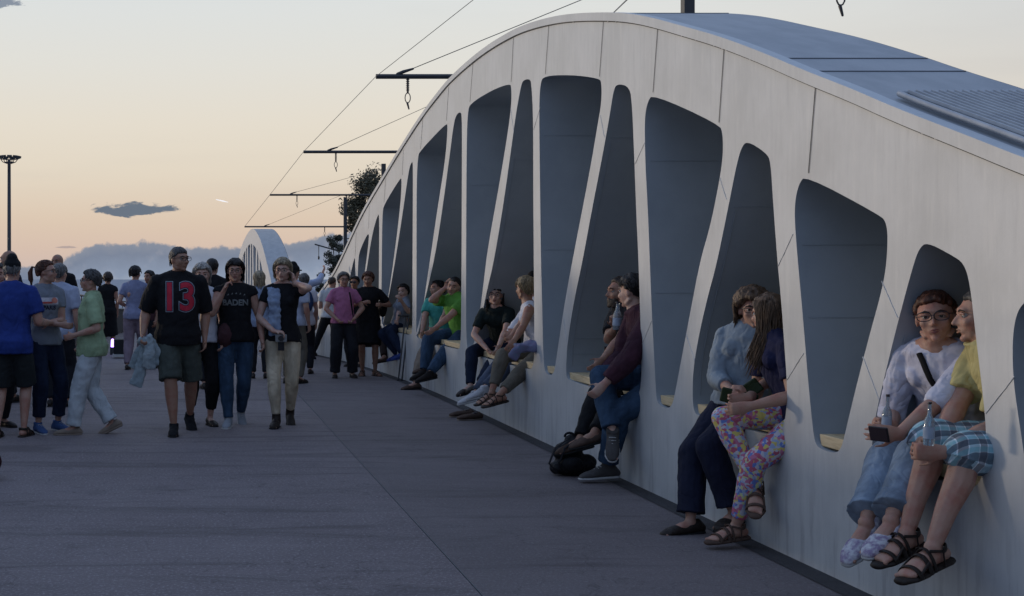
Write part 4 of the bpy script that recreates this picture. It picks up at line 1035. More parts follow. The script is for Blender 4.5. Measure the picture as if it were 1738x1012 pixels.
def decal(info, text, size, mat_, t=.72, dx=0, dz=0, off=0, lift=.004, name='print', bold=.0, squash=1.0, back=False):
    cu = bpy.data.curves.new('t', 'FONT'); cu.body = text; cu.size = size; cu.align_x = 'CENTER'; cu.align_y = 'CENTER'; cu.offset = off; cu.resolution_u = 4
    o = bpy.data.objects.new('t', cu); C.objects.link(o); dg = bpy.context.evaluated_depsgraph_get(); me = bpy.data.meshes.new_from_object(o.evaluated_get(dg)); bpy.data.objects.remove(o)
    bm = bmesh.new(); bm.from_mesh(me); bmesh.ops.remove_doubles(bm, verts=bm.verts, dist=1e-5); bmesh.ops.triangulate(bm, faces=bm.faces)
    for _ in range(4):
        ee = [e for e in bm.edges if e.calc_length() > .02]
        if not ee: break
        bmesh.ops.subdivide_edges(bm, edges=ee, cuts=1); bmesh.ops.triangulate(bm, faces=bm.faces)
    project(bm, info, t, dx, dz, lift, squash); me2 = bpy.data.meshes.new(name); bm.to_mesh(me2); bm.free()
    return link(name, me2, mat_, info['shirt'], True)
def project(bm, info, t, dx, dz, lift, squash=1.0):
    sh = info['shirt']; bv = BVHTree.FromPolygons([v.co for v in sh.data.vertices], [p.vertices[:] for p in sh.data.polygons])
    c = info['tp'](t); fc, Lc = info['fc'], info['Lc']; up = (info['N']-info['hip']).normalized()
    for v in bm.verts:
        p = c+Lc*(v.co.x*squash+dx)+up*(v.co.y+dz); h = bv.ray_cast(p+fc*.6, -fc)
        v.co = (h[0] if h[0] is not None else p+fc*.1)+fc*lift
def patch(info, pts, mat_, t, dx, dz, name='print', lift=.003):
    bm = bmesh.new(); f = bm.faces.new([bm.verts.new((x, y, 0)) for x, y in pts]); bmesh.ops.triangulate(bm, faces=bm.faces)
    for _ in range(4):
        ee = [e for e in bm.edges if e.calc_length() > .02]
        if not ee: break
        bmesh.ops.subdivide_edges(bm, edges=ee, cuts=1); bmesh.ops.triangulate(bm, faces=bm.faces)
    project(bm, info, t, dx, dz, lift); me2 = bpy.data.meshes.new(name); bm.to_mesh(me2); bm.free(); return link(name, me2, mat_, info['shirt'], True)
# ================================================================ WHO STANDS AND SITS WHERE
G1 = 'people standing and strolling on the deck'; G2 = 'people sitting in the wall niches'
def Yf(fy):
    Y = 12.0
    for _ in range(40): Y = (EYE-ground(Y))*F/(fy-VY)
    return Y
def stand(label, px, fy=None, H=1.66, Y=None, lift=0, **kw):
    Y = Y or Yf(fy); x = (px-VX)*Y/F
    return person(label, H=H, hip=Vector((x, Y, ground(Y)+(.515-lift)*H)), base=(x, Y, ground(Y)), group=G1, **kw)
black = cloth('black_cotton', (.010, .010, .012)); navy = cloth('navy_cloth', (.014, .017, .038)); white = cloth('white_cotton', (.62, .62, .66), (.50, .50, .55))
darkT = cloth('dark_trouser_cloth', (.018, .019, .024)); rubber = cloth('white_rubber', (.45, .45, .44), bump=.05); soleD = cloth('dark_rubber', (.02, .02, .02), bump=.05); leather = cloth('dark_leather', (.030, .022, .018), rough=.5)
jeans = denim('blue_denim', (.042, .078, .135)); jeansd = denim('dark_denim', (.016, .024, .050)); jeansl = denim('pale_denim', (.26, .33, .42)); jeansg = denim('grey_blue_denim', (.085, .105, .155))
blueP = cloth('royal_blue_polo_cloth', (.022, .045, .21)); greyT = cloth('grey_marl', (.20, .22, .26)); lime = cloth('pale_green_cotton', (.30, .40, .24)); lav = cloth('lavender_cotton', (.23, .25, .38)); pinkg = cloth('pinkish_grey_cloth', (.26, .20, .24))
cream = denim('cream_denim', (.60, .51, .37)); khaki = cloth('khaki_cloth', (.14, .125, .10)); shortsg = cloth('grey_green_cloth', (.060, .070, .060)); pink = cloth('pink_cotton', (.42, .15, .27)); teal = cloth('teal_cotton', (.055, .30, .26)); green = cloth('green_cotton', (.11, .30, .05))
yellow = cloth('yellow_cotton', (.50, .44, .20)); burg = cloth('burgundy_cloth', (.060, .022, .035), (.040, .016, .026)); bluegrey = cloth('blue_grey_linen', (.23, .28, .33)); maroon = cloth('maroon_cloth', (.07, .03, .035)); beige = cloth('beige_leather', (.24, .19, .15)); brownl = cloth('brown_leather', (.10, .065, .050)); blush = cloth('blue_shoe_cloth', (.03, .05, .18)); scarfM = cloth('pale_blue_scarf_cloth', (.26, .32, .43), (.18, .23, .34))
WALKS = dict(kind='trousers')
# ---- left group
i_polo = stand('man seen from behind in royal blue polo shirt, dark cap, dark shorts and sandals', 20, 742, 1.64, sex='m', yaw=172, hyaw=178, fat=1.14, vox=.011, skin='a',
    ankles=[(.072, -.05), (-.060, .03)], wrists=[(-.02, .13, -.16), (-.01, .14, -.17)], top=dict(mat=blueP, sleeve=.72, hem=-.16, infl=.018, sw=1.35, collar=True), bottom=dict(kind='shorts', mat=cloth('dark_shorts_cloth', (.020, .024, .026)), len=.97, loose=1.45),
    shoes=('sandal', leather, soleD), hair=('crop', 'grey', {'back': -.5}), hat=('cap', black), face=False)
stand('bald man standing behind the man in the royal blue polo, his head above the cap', 17, None, 1.80, 15.2, sex='m', yaw=-60, hyaw=-95, vox=.013, skin='b', top=dict(mat=navy), bottom=dict(mat=darkT), shoes=('flat', leather, soleD))
stand('person with grey hair cut off by the left edge of the photo', -9, None, 1.60, 12.6, yaw=40, hyaw=60, vox=.012, hair=('short', 'darkgrey', {'vol': .014}), top=dict(mat=navy, sleeve=.9), bottom=dict(mat=darkT), shoes=('flat', leather, soleD), fineh=False)
i_pony = stand('woman with red-brown ponytail, grey t-shirt and crossed arms, looking right through her glasses', 76, 732, 1.63, yaw=35, cyaw=30, hyaw=78, vox=.010, hair=('pony', 'red'), glasses='clear', skin='a',
    ankles=[(.075, .02), (-.070, .05)], wrists=[(-.125, .135, -.165), (.125, .15, -.180)], elbows=[Vector((.3, .1, -1)), Vector((-.3, .1, -1))], curl=(.5, .6), top=dict(mat=greyT, sleeve=.55, hem=-.08, infl=.010), bottom=dict(mat=jeansd, len=1.80, loose=1.15, hem=.030), shoes=('sneaker', cloth('blue_sneaker_cloth', (.05, .10, .24)), rubber))
patch(i_pony, [(-.085, -.03), (.085, -.03), (.085, .035), (-.085, .035)], cloth('white_print', (.55, .52, .56)), .74, 0, .0, 'shirt_print', .003)
patch(i_pony, [(-.085, -.022), (.03, -.022), (.03, -.004), (-.085, -.004)], cloth('red_print', (.45, .09, .08)), .74, 0, .0, 'shirt_print', .006)
patch(i_pony, [(.050+.028*math.cos(a), .008+.028*math.sin(a)) for a in [2*math.pi*j/12 for j in range(12)]], cloth('orange_print', (.60, .22, .16)), .74, 0, 0, 'shirt_print', .007)
decal(i_pony, 'PARIS', .052, navy, .74, 0, -.062, .0015, name='shirt_lettering')
stand('grey-haired man in white shirt seen from behind, right of the ponytail woman', 100, 690, 1.62, sex='m', yaw=165, hyaw=150, vox=.013, fat=1.1, hair=('short', 'grey', {'vol': .008}), top=dict(mat=cloth('pale_blue_shirt_cloth', (.36, .40, .52)), sleeve=.75, hem=-.14, infl=.016), bottom=dict(mat=darkT), shoes=('flat', leather, soleD), face=False, fineh=False)
stand('bald bearded man in black polo shirt facing the camera near the railing', 98, None, 1.82, 18.0, sex='m', yaw=-15, hyaw=-20, vox=.013, skin='b', hair=('bald', 'dark', {'beard': 'dark'}), top=dict(mat=black, sleeve=.7, infl=.016, collar=True), bottom=dict(mat=darkT), shoes=('flat', leather, soleD))
i_green = stand('short-haired grey person in pale green shirt and white trousers walking left in profile', 156, 737, 1.535, yaw=-88, hyaw=-84, vox=.010, fat=1.18, hair=('short', 'darkgrey', {'vol': .009}), glasses='clear',
    ankles=[(.03, .11), (-.03, -.12, .024)], fpitch=(0, 26), wrists=[(.00, .10, -.20), (.02, .05, -.26)], top=dict(mat=lime, sleeve=.85, hem=-.13, infl=.018, sw=1.4, collar=True, disp=.016), bottom=dict(mat=cloth('white_trouser_cloth', (.50, .54, .56)), loose=1.22, hem=.036, disp=.016), shoes=('flat', beige, beige))
stand('woman with curly brown hair in black dress seen from behind by the railing', 183, 598, 1.72, yaw=180, vox=.016, hair=('curly', 'brown', {'len': .02, 'vol': .020}), top=dict(mat=black, sleeve=.25, infl=.012), bottom=dict(kind='skirt', mat=black, len=1.25, infl=.02, flare=2.0), shoes=('flat', leather, soleD), face=False, fineh=False, skin='b')
stand('dark-haired woman in lavender top and pinkish trousers seen from behind, hand on hip', 229, 627, 1.69, yaw=168, hyaw=150, vox=.013, fat=1.15, hair=('short', 'dark', {'vol': .014}), ankles=[(.055, -.08), (-.045, .05)], wrists=[(-.0, .07, -.20), (.12, .03, -.20)], elbows=[None, Vector((-1, -.2, -.4))],
    top=dict(mat=lav, sleeve=.6, hem=-.05, infl=.012), bottom=dict(mat=pinkg, loose=1.2), shoes=('flat', leather, soleD), face=False, fineh=False)
stand('woman in maroon top half hidden between the lavender top and the man with number 13', 254, None, 1.63, 21.5, yaw=-40, vox=.015, hair=('short', 'dark'), top=dict(mat=maroon, sleeve=1.0), bottom=dict(mat=darkT), shoes=('flat', leather, soleD), fineh=False, skin='b')
# ---- the four walking towards the camera
i_13 = stand('big man in black t-shirt with red number 13, grey-green shorts, looking right', 302, 735, 1.755, sex='m', yaw=6, cyaw=2, hyaw=42, vox=.0095, fat=1.24, skin='b', hair=('crop', 'darkgrey', {'front': .5}), glasses='clear',
    ankles=[(.082, -.17, .028), (-.030, .09)], fpitch=(30, 0), wrists=[(.030, .00, -.30), (-.075, .07, -.275)], curl=(.4, .9), top=dict(mat=black, sleeve=.98, hem=-.13, infl=.018, sw=1.35, disp=.012), bottom=dict(kind='shorts', mat=shortsg, len=.98, loose=1.42, disp=.018), shoes=('sneaker', cloth('black_shoe_cloth', (.012, .012, .014)), soleD))
for (off, m_, lf) in ((.020, cloth('grey_print', (.30, .33, .38)), .003), (.014, cloth('dark_print', (.025, .03, .05)), .0045), (.007, cloth('crimson_print', (.48, .030, .055)), .006)):
    decal(i_13, '13', .36, m_, .63, .0, 0.0, off, lf, 'shirt_number', squash=.92)
i_wh = stand('white-haired woman in white t-shirt walking half behind the man with number 13', 343, 722, 1.60, yaw=8, hyaw=0, vox=.011, fat=1.1, skin='c', hair=('bob', 'white', {'len': .06}), ankles=[(.05, .0), (-.05, -.15)], wrists=[(.02, .05, -.28), (-.0, .03, -.29)], top=dict(mat=white, sleeve=.6, hem=-.05), bottom=dict(mat=black, len=1.75), shoes=('flat', leather, soleD), fineh=False)
stand('dark-haired man in black polo seen from behind, right of the white-haired woman', 360, None, 1.73, 17.0, sex='m', yaw=178, vox=.014, hair=('crop', 'dark'), top=dict(mat=black, sleeve=.7, infl=.016), bottom=dict(mat=darkT), shoes=('flat', leather, soleD), face=False)
i_bd = stand('woman with dark bob and glasses in black sleeveless BADEN shirt and blue jeans', 399, 722, 1.64, yaw=-2, hyaw=-3, vox=.0095, fat=1.16, hair=('bob', 'dark', {'len': .060, 'front': .45}), glasses='clear', skin='a',
    ankles=[(.036, -.12, .024), (-.040, .10)], fpitch=(28, 0), wrists=[(.065, .06, -.29), (.030, .115, .005)], elbows=[None, Vector((-.5, .1, -1))], curl=(.4, .85), top=dict(mat=black, sleeve=.14, hem=-.07, infl=.016, neck=.91), bottom=dict(mat=jeans, loose=1.02, waist=.1, hem=.026, infl=.006), shoes=('sneaker', cloth('grey_shoe_cloth', (.28, .30, .33)), rubber))
pr = cloth('faded_print', (.17, .18, .18))
decal(i_bd, 'BADEN', .078, pr, .72, .004, -.02, .003, name='shirt_lettering')
for j in range(5): patch(i_bd, [(-.10+.04*j, .052+.012*math.sin(j*.8)), (-.08+.04*j, .055+.012*math.sin(j*.8)), (-.085+.04*j, .070+.012*math.sin(j*.8))], pr, .72, .02, 0, 'shirt_print')
i_bl = stand('blonde woman with glasses, black top, cream jeans and pale scarf, hand at her ear', 480, 723, 1.645, yaw=-6, hyaw=-14, vox=.0095, skin='c', hair=('bob', 'ash', {'len': .055, 'front': .50, 'vol': .014}), glasses='clear',
    ankles=[(.040, -.11, .022), (-.036, .08)], fpitch=(26, 0), wrists=[(-.022, .035, .050), (.045, .11, -.235)], elbows=[Vector((.9, -.5, -.9)), Vector((-.8, .5, -.4))], curl=(.5, .7), hdir=(Vector((-.18, .12, 1)), Vector((1, -.25, -.1))), top=dict(mat=black, sleeve=.42, hem=-.07, infl=.010, neck=.90), bottom=dict(mat=cream, loose=1.03, len=1.86, infl=.006, hem=.022), shoes=('boot', leather, soleD))
# ---- the distant few
stand('person with fair hair seen from behind, between the BADEN shirt and the blonde woman', 440, None, 1.58, 19, yaw=178, vox=.015, hair=('long', 'ash', {'len': .09}), top=dict(mat=scarfM, sleeve=1.2), bottom=dict(mat=darkT), shoes=('flat', leather, soleD), face=False, fineh=False)
stand('man in dark cap and pale striped shirt close behind the blonde woman', 497, None, 1.66, 18, sex='m', yaw=150, hyaw=140, vox=.015, hair=('crop', 'dark'), hat=('cap', black), top=dict(mat=cloth('pale_shirt_cloth', (.42, .46, .58)), sleeve=.8), bottom=dict(mat=khaki), shoes=('flat', leather, soleD), face=False)
i_bp = stand('grey-haired person carrying a dark blue backpack, seen from behind', 516, None, 1.56, 20, yaw=176, vox=.015, hair=('short', 'grey'), top=dict(mat=white, sleeve=.6), bottom=dict(mat=darkT), shoes=('flat', leather, soleD), face=False, fineh=False)
i_wv = stand('man in pale shirt stretching one arm up and right over the crowd', 500, None, 1.72, 23.5, sex='m', yaw=178, vox=.016, hair=('short', 'dark'), wrists=[None, (-.20, .03, .155)], top=dict(mat=cloth('pale_blue_cotton', (.40, .46, .62)), sleeve=(.7, 1.7)), bottom=dict(mat=darkT), shoes=('flat', leather, soleD), face=False, fineh=False)
stand('person in white top and black vest bending by the low end of the wall', 530, None, 1.45, 26, yaw=-120, lean=(0, .35), vox=.017, hair=('short', 'dark'), top=dict(mat=white, sleeve=.6), bottom=dict(mat=darkT), shoes=('flat', leather, soleD), face=False, fineh=False)
i_ww = stand('man in white t-shirt and black trousers leaning on the wall with legs apart', 560, 611, 1.60, lift=.02, sex='m', yaw=165, hyaw=150, lean=(-.06, .05), vox=.013, hair=('crop', 'brown', {'back': -.4}), ankles=[(.20, -.10), (-.03, .0)], wrists=[(-.02, .14, -.12), (.03, .14, -.10)], fyaw=(-110, 170), top=dict(mat=cloth('white_tee_cloth', (.50, .53, .56)), sleeve=.6, hem=-.02), bottom=dict(mat=black, loose=1.0), shoes=('sneaker', cloth('black_sneaker_cloth', (.015, .015, .02)), rubber), face=False)
i_pk = stand('grey-haired woman in pink t-shirt with glasses, hands at her waist, dark trousers', 583, 641, 1.56, yaw=2, hyaw=6, vox=.011, fat=1.18, skin='a', hair=('short', 'grey', {'vol': .014, 'len': .03}), glasses='clear', ankles=[(.085, .0), (-.085, .02)], wrists=[(-.01, .075, -.245), (.02, .09, -.245)], elbows=[Vector((1, .3, -.3)), Vector((-1, .3, -.3))], curl=(.8, .8),
    top=dict(mat=pink, sleeve=.60, hem=-.01, infl=.014), bottom=dict(mat=darkT, loose=1.35, hem=.036), shoes=('flat', leather, soleD))
i_bk = stand('woman in black knee-length dress holding a hand at her chest, bag strap over her shoulder', 625, 638, 1.575, yaw=-8, hyaw=-22, hpitch=10, vox=.011, fat=1.12, skin='b', hair=('short', 'red', {'vol': .014, 'len': .035}), ankles=[(.065, .0), (-.055, .02)], wrists=[(.03, .10, -.12), (.05, .15, -.10)], elbows=[Vector((.8, .2, -.8)), Vector((-.9, .2, -.7))], curl=(.9, .8), fyaw=(20, -14),
    top=dict(mat=black, sleeve=.75, infl=.014, neck=.90), bottom=dict(kind='skirt', mat=black, len=.93, infl=.016, flare=1.6), shoes=('sandal', brownl, soleD))
stand('person in dark glasses peering out between the pink t-shirt and the black dress', 602, None, 1.54, 22.0, yaw=-25, vox=.014, skin='b', hair=('short', 'dark', {'vol': .010}), glasses='dark', top=dict(mat=black, sleeve=.8), bottom=dict(mat=darkT), shoes=('flat', leather, soleD), fineh=False)

# ---- seated: hips, heads, ankles and hands given as points on the wall, the bench or the deck
def sit(label, hip, head, **kw): return person(label, hip=Vector(hip), head=head, base=(hip[0], hip[1], hip[2]-.09), group=G2, **kw)
SZ = .75
# niche by the right edge
i_w1 = sit('red-haired woman in white blouse and pale wide jeans holding a bottle and a phone', (3.40, 5.78, SZ), PX(1590, 541, 5.60), H=1.66, yaw=-72, cyaw=-58, hyaw=-36, hroll=6, hpitch=-2, slouch=.02, fat=1.03, vox=.0056, skin='a', hair=('pony', 'red', {'vol': .006, 'front': .6}), glasses='clear',
    ankles=[PX(1512, 884, 5.28), PX(1470, 888, 5.42)], fyaw=(-62, -62), fpitch=(22, 32), knees=[Vector((-1, -.2, .9)), Vector((-1, 0, .9))], wrists=[PX(1524, 738, 5.36), PX(1512, 722, 5.62)], elbows=[Vector((.5, -.8, -.6)), Vector((.3, .8, -.6))], curl=(.55, .8), hdir=(Vector((-1, -.1, .1)), Vector((-1, -.3, .05))),
    top=dict(mat=cloth('white_blouse_cloth', (.60, .60, .68), (.50, .50, .60), bump=.5), sleeve=1.02, hem=-.02, infl=.013, sw=1.25, disp=.014, ds=.05, neck=.90), bottom=dict(mat=jeansl, loose=1.22, len=1.88, hem=.040, infl=.008, disp=.012), shoes=('flat', camo('flower_print_canvas', (.55, .55, .58), (.25, .20, .30)), rubber))
i_m1 = sit('man in yellow t-shirt and teal plaid shorts with black sandals, half hidden by the post', (3.44, 5.24, SZ), PX(1672, 541, 5.32), H=1.67, sex='m', yaw=-84, cyaw=-104, hyaw=-110, hpitch=3, slouch=.02, fat=1.0, vox=.0056, skin='a', hair=('crop', 'darkgrey', {'front': .66}),
    ankles=[PX(1583, 930, 5.04), PX(1539, 905, 5.22)], fyaw=(-68, -66), fpitch=(14, 14), knees=[Vector((-1, -.1, .9)), Vector((-1, .1, .9))], wrists=[PX(1600, 768, 5.10), PX(1590, 758, 5.24)], elbows=[Vector((1, .15, -.45)), Vector((.4, .6, -.7))], curl=(.9, .9), hdir=(Vector((-1, .35, .0)), Vector((-1, -.2, .05))),
    top=dict(mat=yellow, sleeve=.80, hem=-.10, infl=.014, sw=1.3, disp=.010, collar=True), bottom=dict(kind='shorts', mat=plaid_mat(), len=1.10, hem=.036, loose=1.28, infl=.012, disp=.012), shoes=('sandal', leather, soleD))
# niche with the two women
i_w2 = sit('curly-haired woman with glasses in blue-grey blouse and navy trousers', (3.17, 7.48, .72), PX(1276, 532, 7.45), H=1.60, yaw=-62, cyaw=-42, hyaw=-14, vox=.0075, skin='a', hair=('bob', 'lightbrown', {'len': .085, 'front': .54, 'vol': .020}), glasses='clear',
    ankles=[PX(1245, 870, 7.25), PX(1172, 885, 7.36)], fyaw=(-50, -78), fpitch=(5, 4), knees=[Vector((-1, -.2, .5)), Vector((-1, 0, .6))], wrists=[PX(1275, 668, 7.12), PX(1243, 664, 7.25)], elbows=[Vector((.4, -.9, -.5)), Vector((-.3, .7, -.8))], curl=(.7, .7), hdir=(Vector((-.8, -.3, .2)), Vector((.9, -.4, -.1))),
    top=dict(mat=bluegrey, sleeve=(1.55, 1.55), hem=-.08, infl=.018, sw=1.3, disp=.014, ds=.05, neck=.90), bottom=dict(mat=navy, loose=1.25, len=1.88, hem=.036, infl=.008), shoes=('flat', leather, soleD))
i_w3 = sit('woman with long straight brown hair in navy t-shirt and colourful floral leggings', (3.28, 6.92, .72), PX(1307, 536, 7.06), H=1.60, yaw=-84, cyaw=-92, hyaw=-158, hpitch=4, vox=.0056, skin='a', hair=('long', 'lightbrown', {'len': .20, 'vol': .008}),
    ankles=[PX(1249, 893, 6.98), PX(1283, 822, 6.90)], fyaw=(-72, -25), fpitch=(3, 30), knees=[Vector((-1, -.3, .35)), Vector((-1, .35, .75))], wrists=[PX(1272, 690, 6.78), PX(1268, 676, 7.0)], elbows=[Vector((.9, -.3, -.6)), Vector((.3, .6, -.8))], curl=(.5, .5), hdir=(Vector((-1, .2, -.2)), Vector((-1, 0, -.1))),
    top=dict(mat=cloth('navy_tee_cloth', (.016, .018, .055)), sleeve=.66, hem=-.10, infl=.012, sw=1.2), bottom=dict(mat=floral_mat(), loose=1.02, len=1.86, infl=.004, hem=.022, disp=.006), shoes=('sandal', brownl, soleD))
# niche with the two men
i_m2 = sit('bearded balding man in profile holding up a clear bottle, seated behind the burgundy jacket', (3.40, 9.80, SZ), PX(1055, 499, 9.85), H=1.76, sex='m', yaw=-88, hyaw=-88, slouch=.03, vox=.009, skin='b', hair=('crop', 'brown', {'front': .72, 'beard': 'brown'}), ankles=[PX(1003, 742, 9.15), PX(985, 745, 9.5)], fyaw=(-80, -80), fpitch=(12, 12), knees=[Vector((-1, -.1, 1)), Vector((-1, 0, 1))],
    wrists=[PX(1002, 640, 9.25), PX(1046, 556, 9.60)], elbows=[Vector((.4, -.7, -.8)), Vector((-.2, .8, -1))], curl=(.5, .9), hdir=(None, Vector((-.3, -.3, 1))), top=dict(mat=darkT, sleeve=.75, hem=0, infl=.016), bottom=dict(mat=black, loose=1.15), shoes=('flat', brownl, soleD))
i_m3 = sit('dark-haired man in long burgundy shirt and blue jeans, one foot crossed over', (3.33, 9.12, .73), PX(1074, 494, 9.25), H=1.74, sex='m', yaw=-84, cyaw=-92, hyaw=-138, hpitch=6, slouch=.02, vox=.0085, skin='c', hair=('short', 'dark', {'vol': .009, 'len': .02}), ankles=[PX(1030, 793, 9.20), PX(1040, 735, 9.0)], fyaw=(-82, -20), fpitch=(2, 38),
    knees=[Vector((-1, -.3, .4)), Vector((-1, .3, .8))], wrists=[PX(1026, 652, 8.98), PX(1022, 640, 9.25)], elbows=[Vector((.5, -.9, -.5)), Vector((.3, .5, -.9))], curl=(.5, .5), top=dict(mat=burg, sleeve=(1.85, 1.85), hem=-.16, infl=.018, sw=1.35, disp=.018, collar=True), bottom=dict(mat=jeans, loose=1.22, len=1.9, hem=.030), shoes=('sneaker', cloth('grey_brown_shoe_cloth', (.075, .07, .068)), rubber))
# niche with three
sit('dark-haired woman with glasses in black t-shirt leaning forward on the bench, facing the camera', (3.38, 14.0, SZ), PX(841, 500, 13.7), H=1.64, yaw=-60, cyaw=-40, hyaw=-18, hpitch=0, vox=.009, skin='c', hair=('long', 'dark', {'len': .12, 'vol': .012, 'front': .44}), glasses='clear', ankles=[PX(806, 660, 13.3), PX(798, 655, 13.7)], knees=[Vector((-1, -.1, .9)), Vector((-1, 0, .9))], fyaw=(-60, -60), fpitch=(10, 10),
    wrists=[PX(846, 590, 13.3), PX(826, 592, 13.6)], elbows=[Vector((.6, -.5, -.3)), Vector((-.6, .3, -.3))], top=dict(mat=cloth('black_green_cotton', (.012, .020, .020)), sleeve=.7, hem=-.02, infl=.014), bottom=dict(mat=jeansd, loose=1.05), shoes=('flat', leather, soleD))
sit('person in dark hat, pale long sleeves and grey-blue jeans, hidden behind the short-haired blonde', (3.45, 13.0, SZ), PX(905, 486, 13.1), H=1.66, yaw=-85, hyaw=-100, vox=.011, hair=('short', 'dark'), hat=('cap', black), ankles=[PX(815, 664, 12.55), PX(806, 668, 12.9)], knees=[Vector((-1, -.1, .9)), Vector((-1, 0, .9))], fyaw=(-75, -80), fpitch=(12, 12), wrists=[PX(862, 573, 12.5), PX(856, 576, 12.8)],
    elbows=[Vector((.4, -.7, -.6)), Vector((.4, .5, -.6))], top=dict(mat=white, sleeve=(1.9, 1.9), hem=-.04), bottom=dict(mat=jeansg, loose=1.2, len=1.92), shoes=('sneaker', cloth('white_shoe_cloth', (.5, .5, .52)), rubber), fineh=False)
sit('woman with short tousled blonde hair, white top, khaki trousers and strappy sandals', (3.38, 12.42, SZ), PX(892, 490, 12.6), H=1.66, yaw=-84, cyaw=-105, hyaw=-150, vox=.009, skin='b', hair=('short', 'blond', {'vol': .013, 'len': .026}), ankles=[PX(846, 672, 11.9), PX(834, 668, 12.3)], knees=[Vector((-1, -.1, .9)), Vector((-1, 0, .9))], fyaw=(-68, -68), fpitch=(10, 10),
    wrists=[PX(866, 592, 11.95), PX(856, 590, 12.2)], elbows=[Vector((.5, -.8, -.7)), Vector((.4, .5, -.6))], curl=(.5, .5), top=dict(mat=white, sleeve=0, hem=-.04, infl=.008, neck=.86), bottom=dict(mat=khaki, loose=1.08, len=1.78, hem=.024), shoes=('sandal', leather, soleD, 1))
# niche with the couple in green
sit('woman in teal t-shirt and khaki trousers looking left, one foot down on the deck', (3.28, 17.0, SZ-.01), PX(742, 490, 16.9), H=1.62, yaw=-78, cyaw=-45, hyaw=-70, vox=.011, fat=1.25, skin='a', hair=('short', 'dark', {'vol': .011}), ankles=[PX(716, 635, 16.2), PX(704, 651, 16.9)], knees=[Vector((-1, -.1, .7)), Vector((-1, 0, .6))], fyaw=(-75, -80), fpitch=(6, 4),
    wrists=[PX(738, 567, 16.3), PX(716, 566, 16.7)], elbows=[Vector((.5, -.8, -.6)), Vector((-.4, .5, -.8))], top=dict(mat=teal, sleeve=.66, hem=-.05, infl=.016), bottom=dict(mat=cloth('beige_trouser_cloth', (.25, .20, .16)), loose=1.25), shoes=('flat', brownl, soleD))
sit('man in bright green t-shirt and blue jeans resting his head on his hand', (3.38, 16.25, SZ), PX(771, 487, 16.2), H=1.72, sex='m', yaw=-78, cyaw=-60, hyaw=-30, hroll=-12, hpitch=8, vox=.011, skin='a', hair=('crop', 'dark'), ankles=[PX(729, 634, 15.7), PX(720, 630, 16.1)], knees=[Vector((-1, -.1, .9)), Vector((-1, 0, .9))], fyaw=(-72, -75), fpitch=(10, 10),
    wrists=[PX(735, 560, 15.9), PX(757, 488, 16.25)], elbows=[Vector((.5, -.8, -.7)), Vector((-1, -.3, -.9))], curl=(.4, .5), hdir=(None, Vector((.5, 0, 1))), top=dict(mat=green, sleeve=.7, hem=-.05, infl=.016, sw=1.4), bottom=dict(mat=jeans, loose=1.25), shoes=('sneaker', cloth('black_brown_shoe_cloth', (.02, .016, .015)), soleD))
# niche beside the black dress
sit('fair-haired person facing away behind the pointing woman', (3.15, 20.6, SZ-.05), PX(688, 476, 20.4), H=1.70, yaw=-80, hyaw=-160, vox=.014, hair=('short', 'ash'), ankles=[PX(652, 606, 19.9), PX(660, 603, 20.2)], knees=[Vector((-1, -.1, .9)), Vector((-1, 0, .9))], fyaw=(-75, -75), fpitch=(8, 8), top=dict(mat=pinkg, sleeve=.7), bottom=dict(mat=cloth('dark_brown_trouser_cloth', (.035, .022, .020))), shoes=('flat', brownl, soleD), face=False, fineh=False)
i_pt = sit('dark-haired woman in grey top and jeans stretching one arm out to point at the crowd', (3.10, 19.5, SZ-.04), PX(683, 497, 19.4), H=1.60, yaw=-78, hyaw=-35, vox=.013, skin='c', hair=('short', 'dark', {'vol': .011}), ankles=[PX(684, 600, 18.9), PX(676, 602, 19.2)], knees=[Vector((-1, -.1, .9)), Vector((-1, 0, .9))], fyaw=(-75, -75), fpitch=(8, 8),
    wrists=[PX(682, 512, 18.9), PX(672, 556, 19.0)], elbows=[Vector((.3, -.5, -1)), None], top=dict(mat=greyT, sleeve=.8), bottom=dict(mat=jeansd, loose=1.2), shoes=('sneaker', blush, blush), fineh=False)
# ================================================================ THINGS CARRIED, WORN OUTSIDE OR SET DOWN
glassm = mat('clear_glass', (.55, .65, .72), .08, (.5, .6, .68), 3, trans=.75); plast = mat('clear_plastic', (.6, .68, .74), .12, (.5, .58, .66), 3, trans=.7)
brg = mat('brown_glass', (.10, .035, .010), .1); capm = cloth('bottle_label', (.35, .42, .52))
def bottle(label, base, tilt, h, r, m_, neck=.32, lab=True):
    """base point and axis vector"""
    ax = tilt.normalized(); t = thing('bottle', label, 'bottle', base); m1 = MB(); B = Vector(base); z = lambda q: B+ax*(h*q)
    m1.loft([z(.0), z(.04), z(.5), z(.60), z(.72), z(.90), z(1)], [r*.9, r, r, r*.85, r*neck*1.25, r*neck, r*neck*1.1], n=14, caps=('f', 'f')); m1.build('glass', m_, t, True, 50)
    m1 = MB(); m1.loft([z(.97), z(1.03)], [r*neck*1.25]*2, n=10, caps=('f', 'f')); m1.build('cap', M['lens'], t)
    if lab: m1 = MB(); m1.loft([z(.16), z(.44)], [r*1.03]*2, n=14, caps=('f', 'f')); m1.build('bottle_label', capm, t, True, 50)
    return t
bottle('small clear glass bottle in the left hand of the woman in the white blouse', PX(1504, 735, 5.50), Vector((.02, -.05, 1)), .16, .019, glassm)
bottle('small clear glass bottle between the hands of the man in yellow t-shirt', PX(1576, 756, 5.06), Vector((.03, 0, 1)), .165, .020, glassm)
bottle('clear plastic bottle raised before the face of the bearded man', PX(1047, 560, 9.52), Vector((.03, -.03, 1)), .20, .032, plast, .4)
bottle('brown beer bottle standing on the bench behind the knees of the bearded man', (3.30, (3.30)*F/(1028-VX), SEAT+.003), Vector((0, 0, 1)), .23, .030, brg)
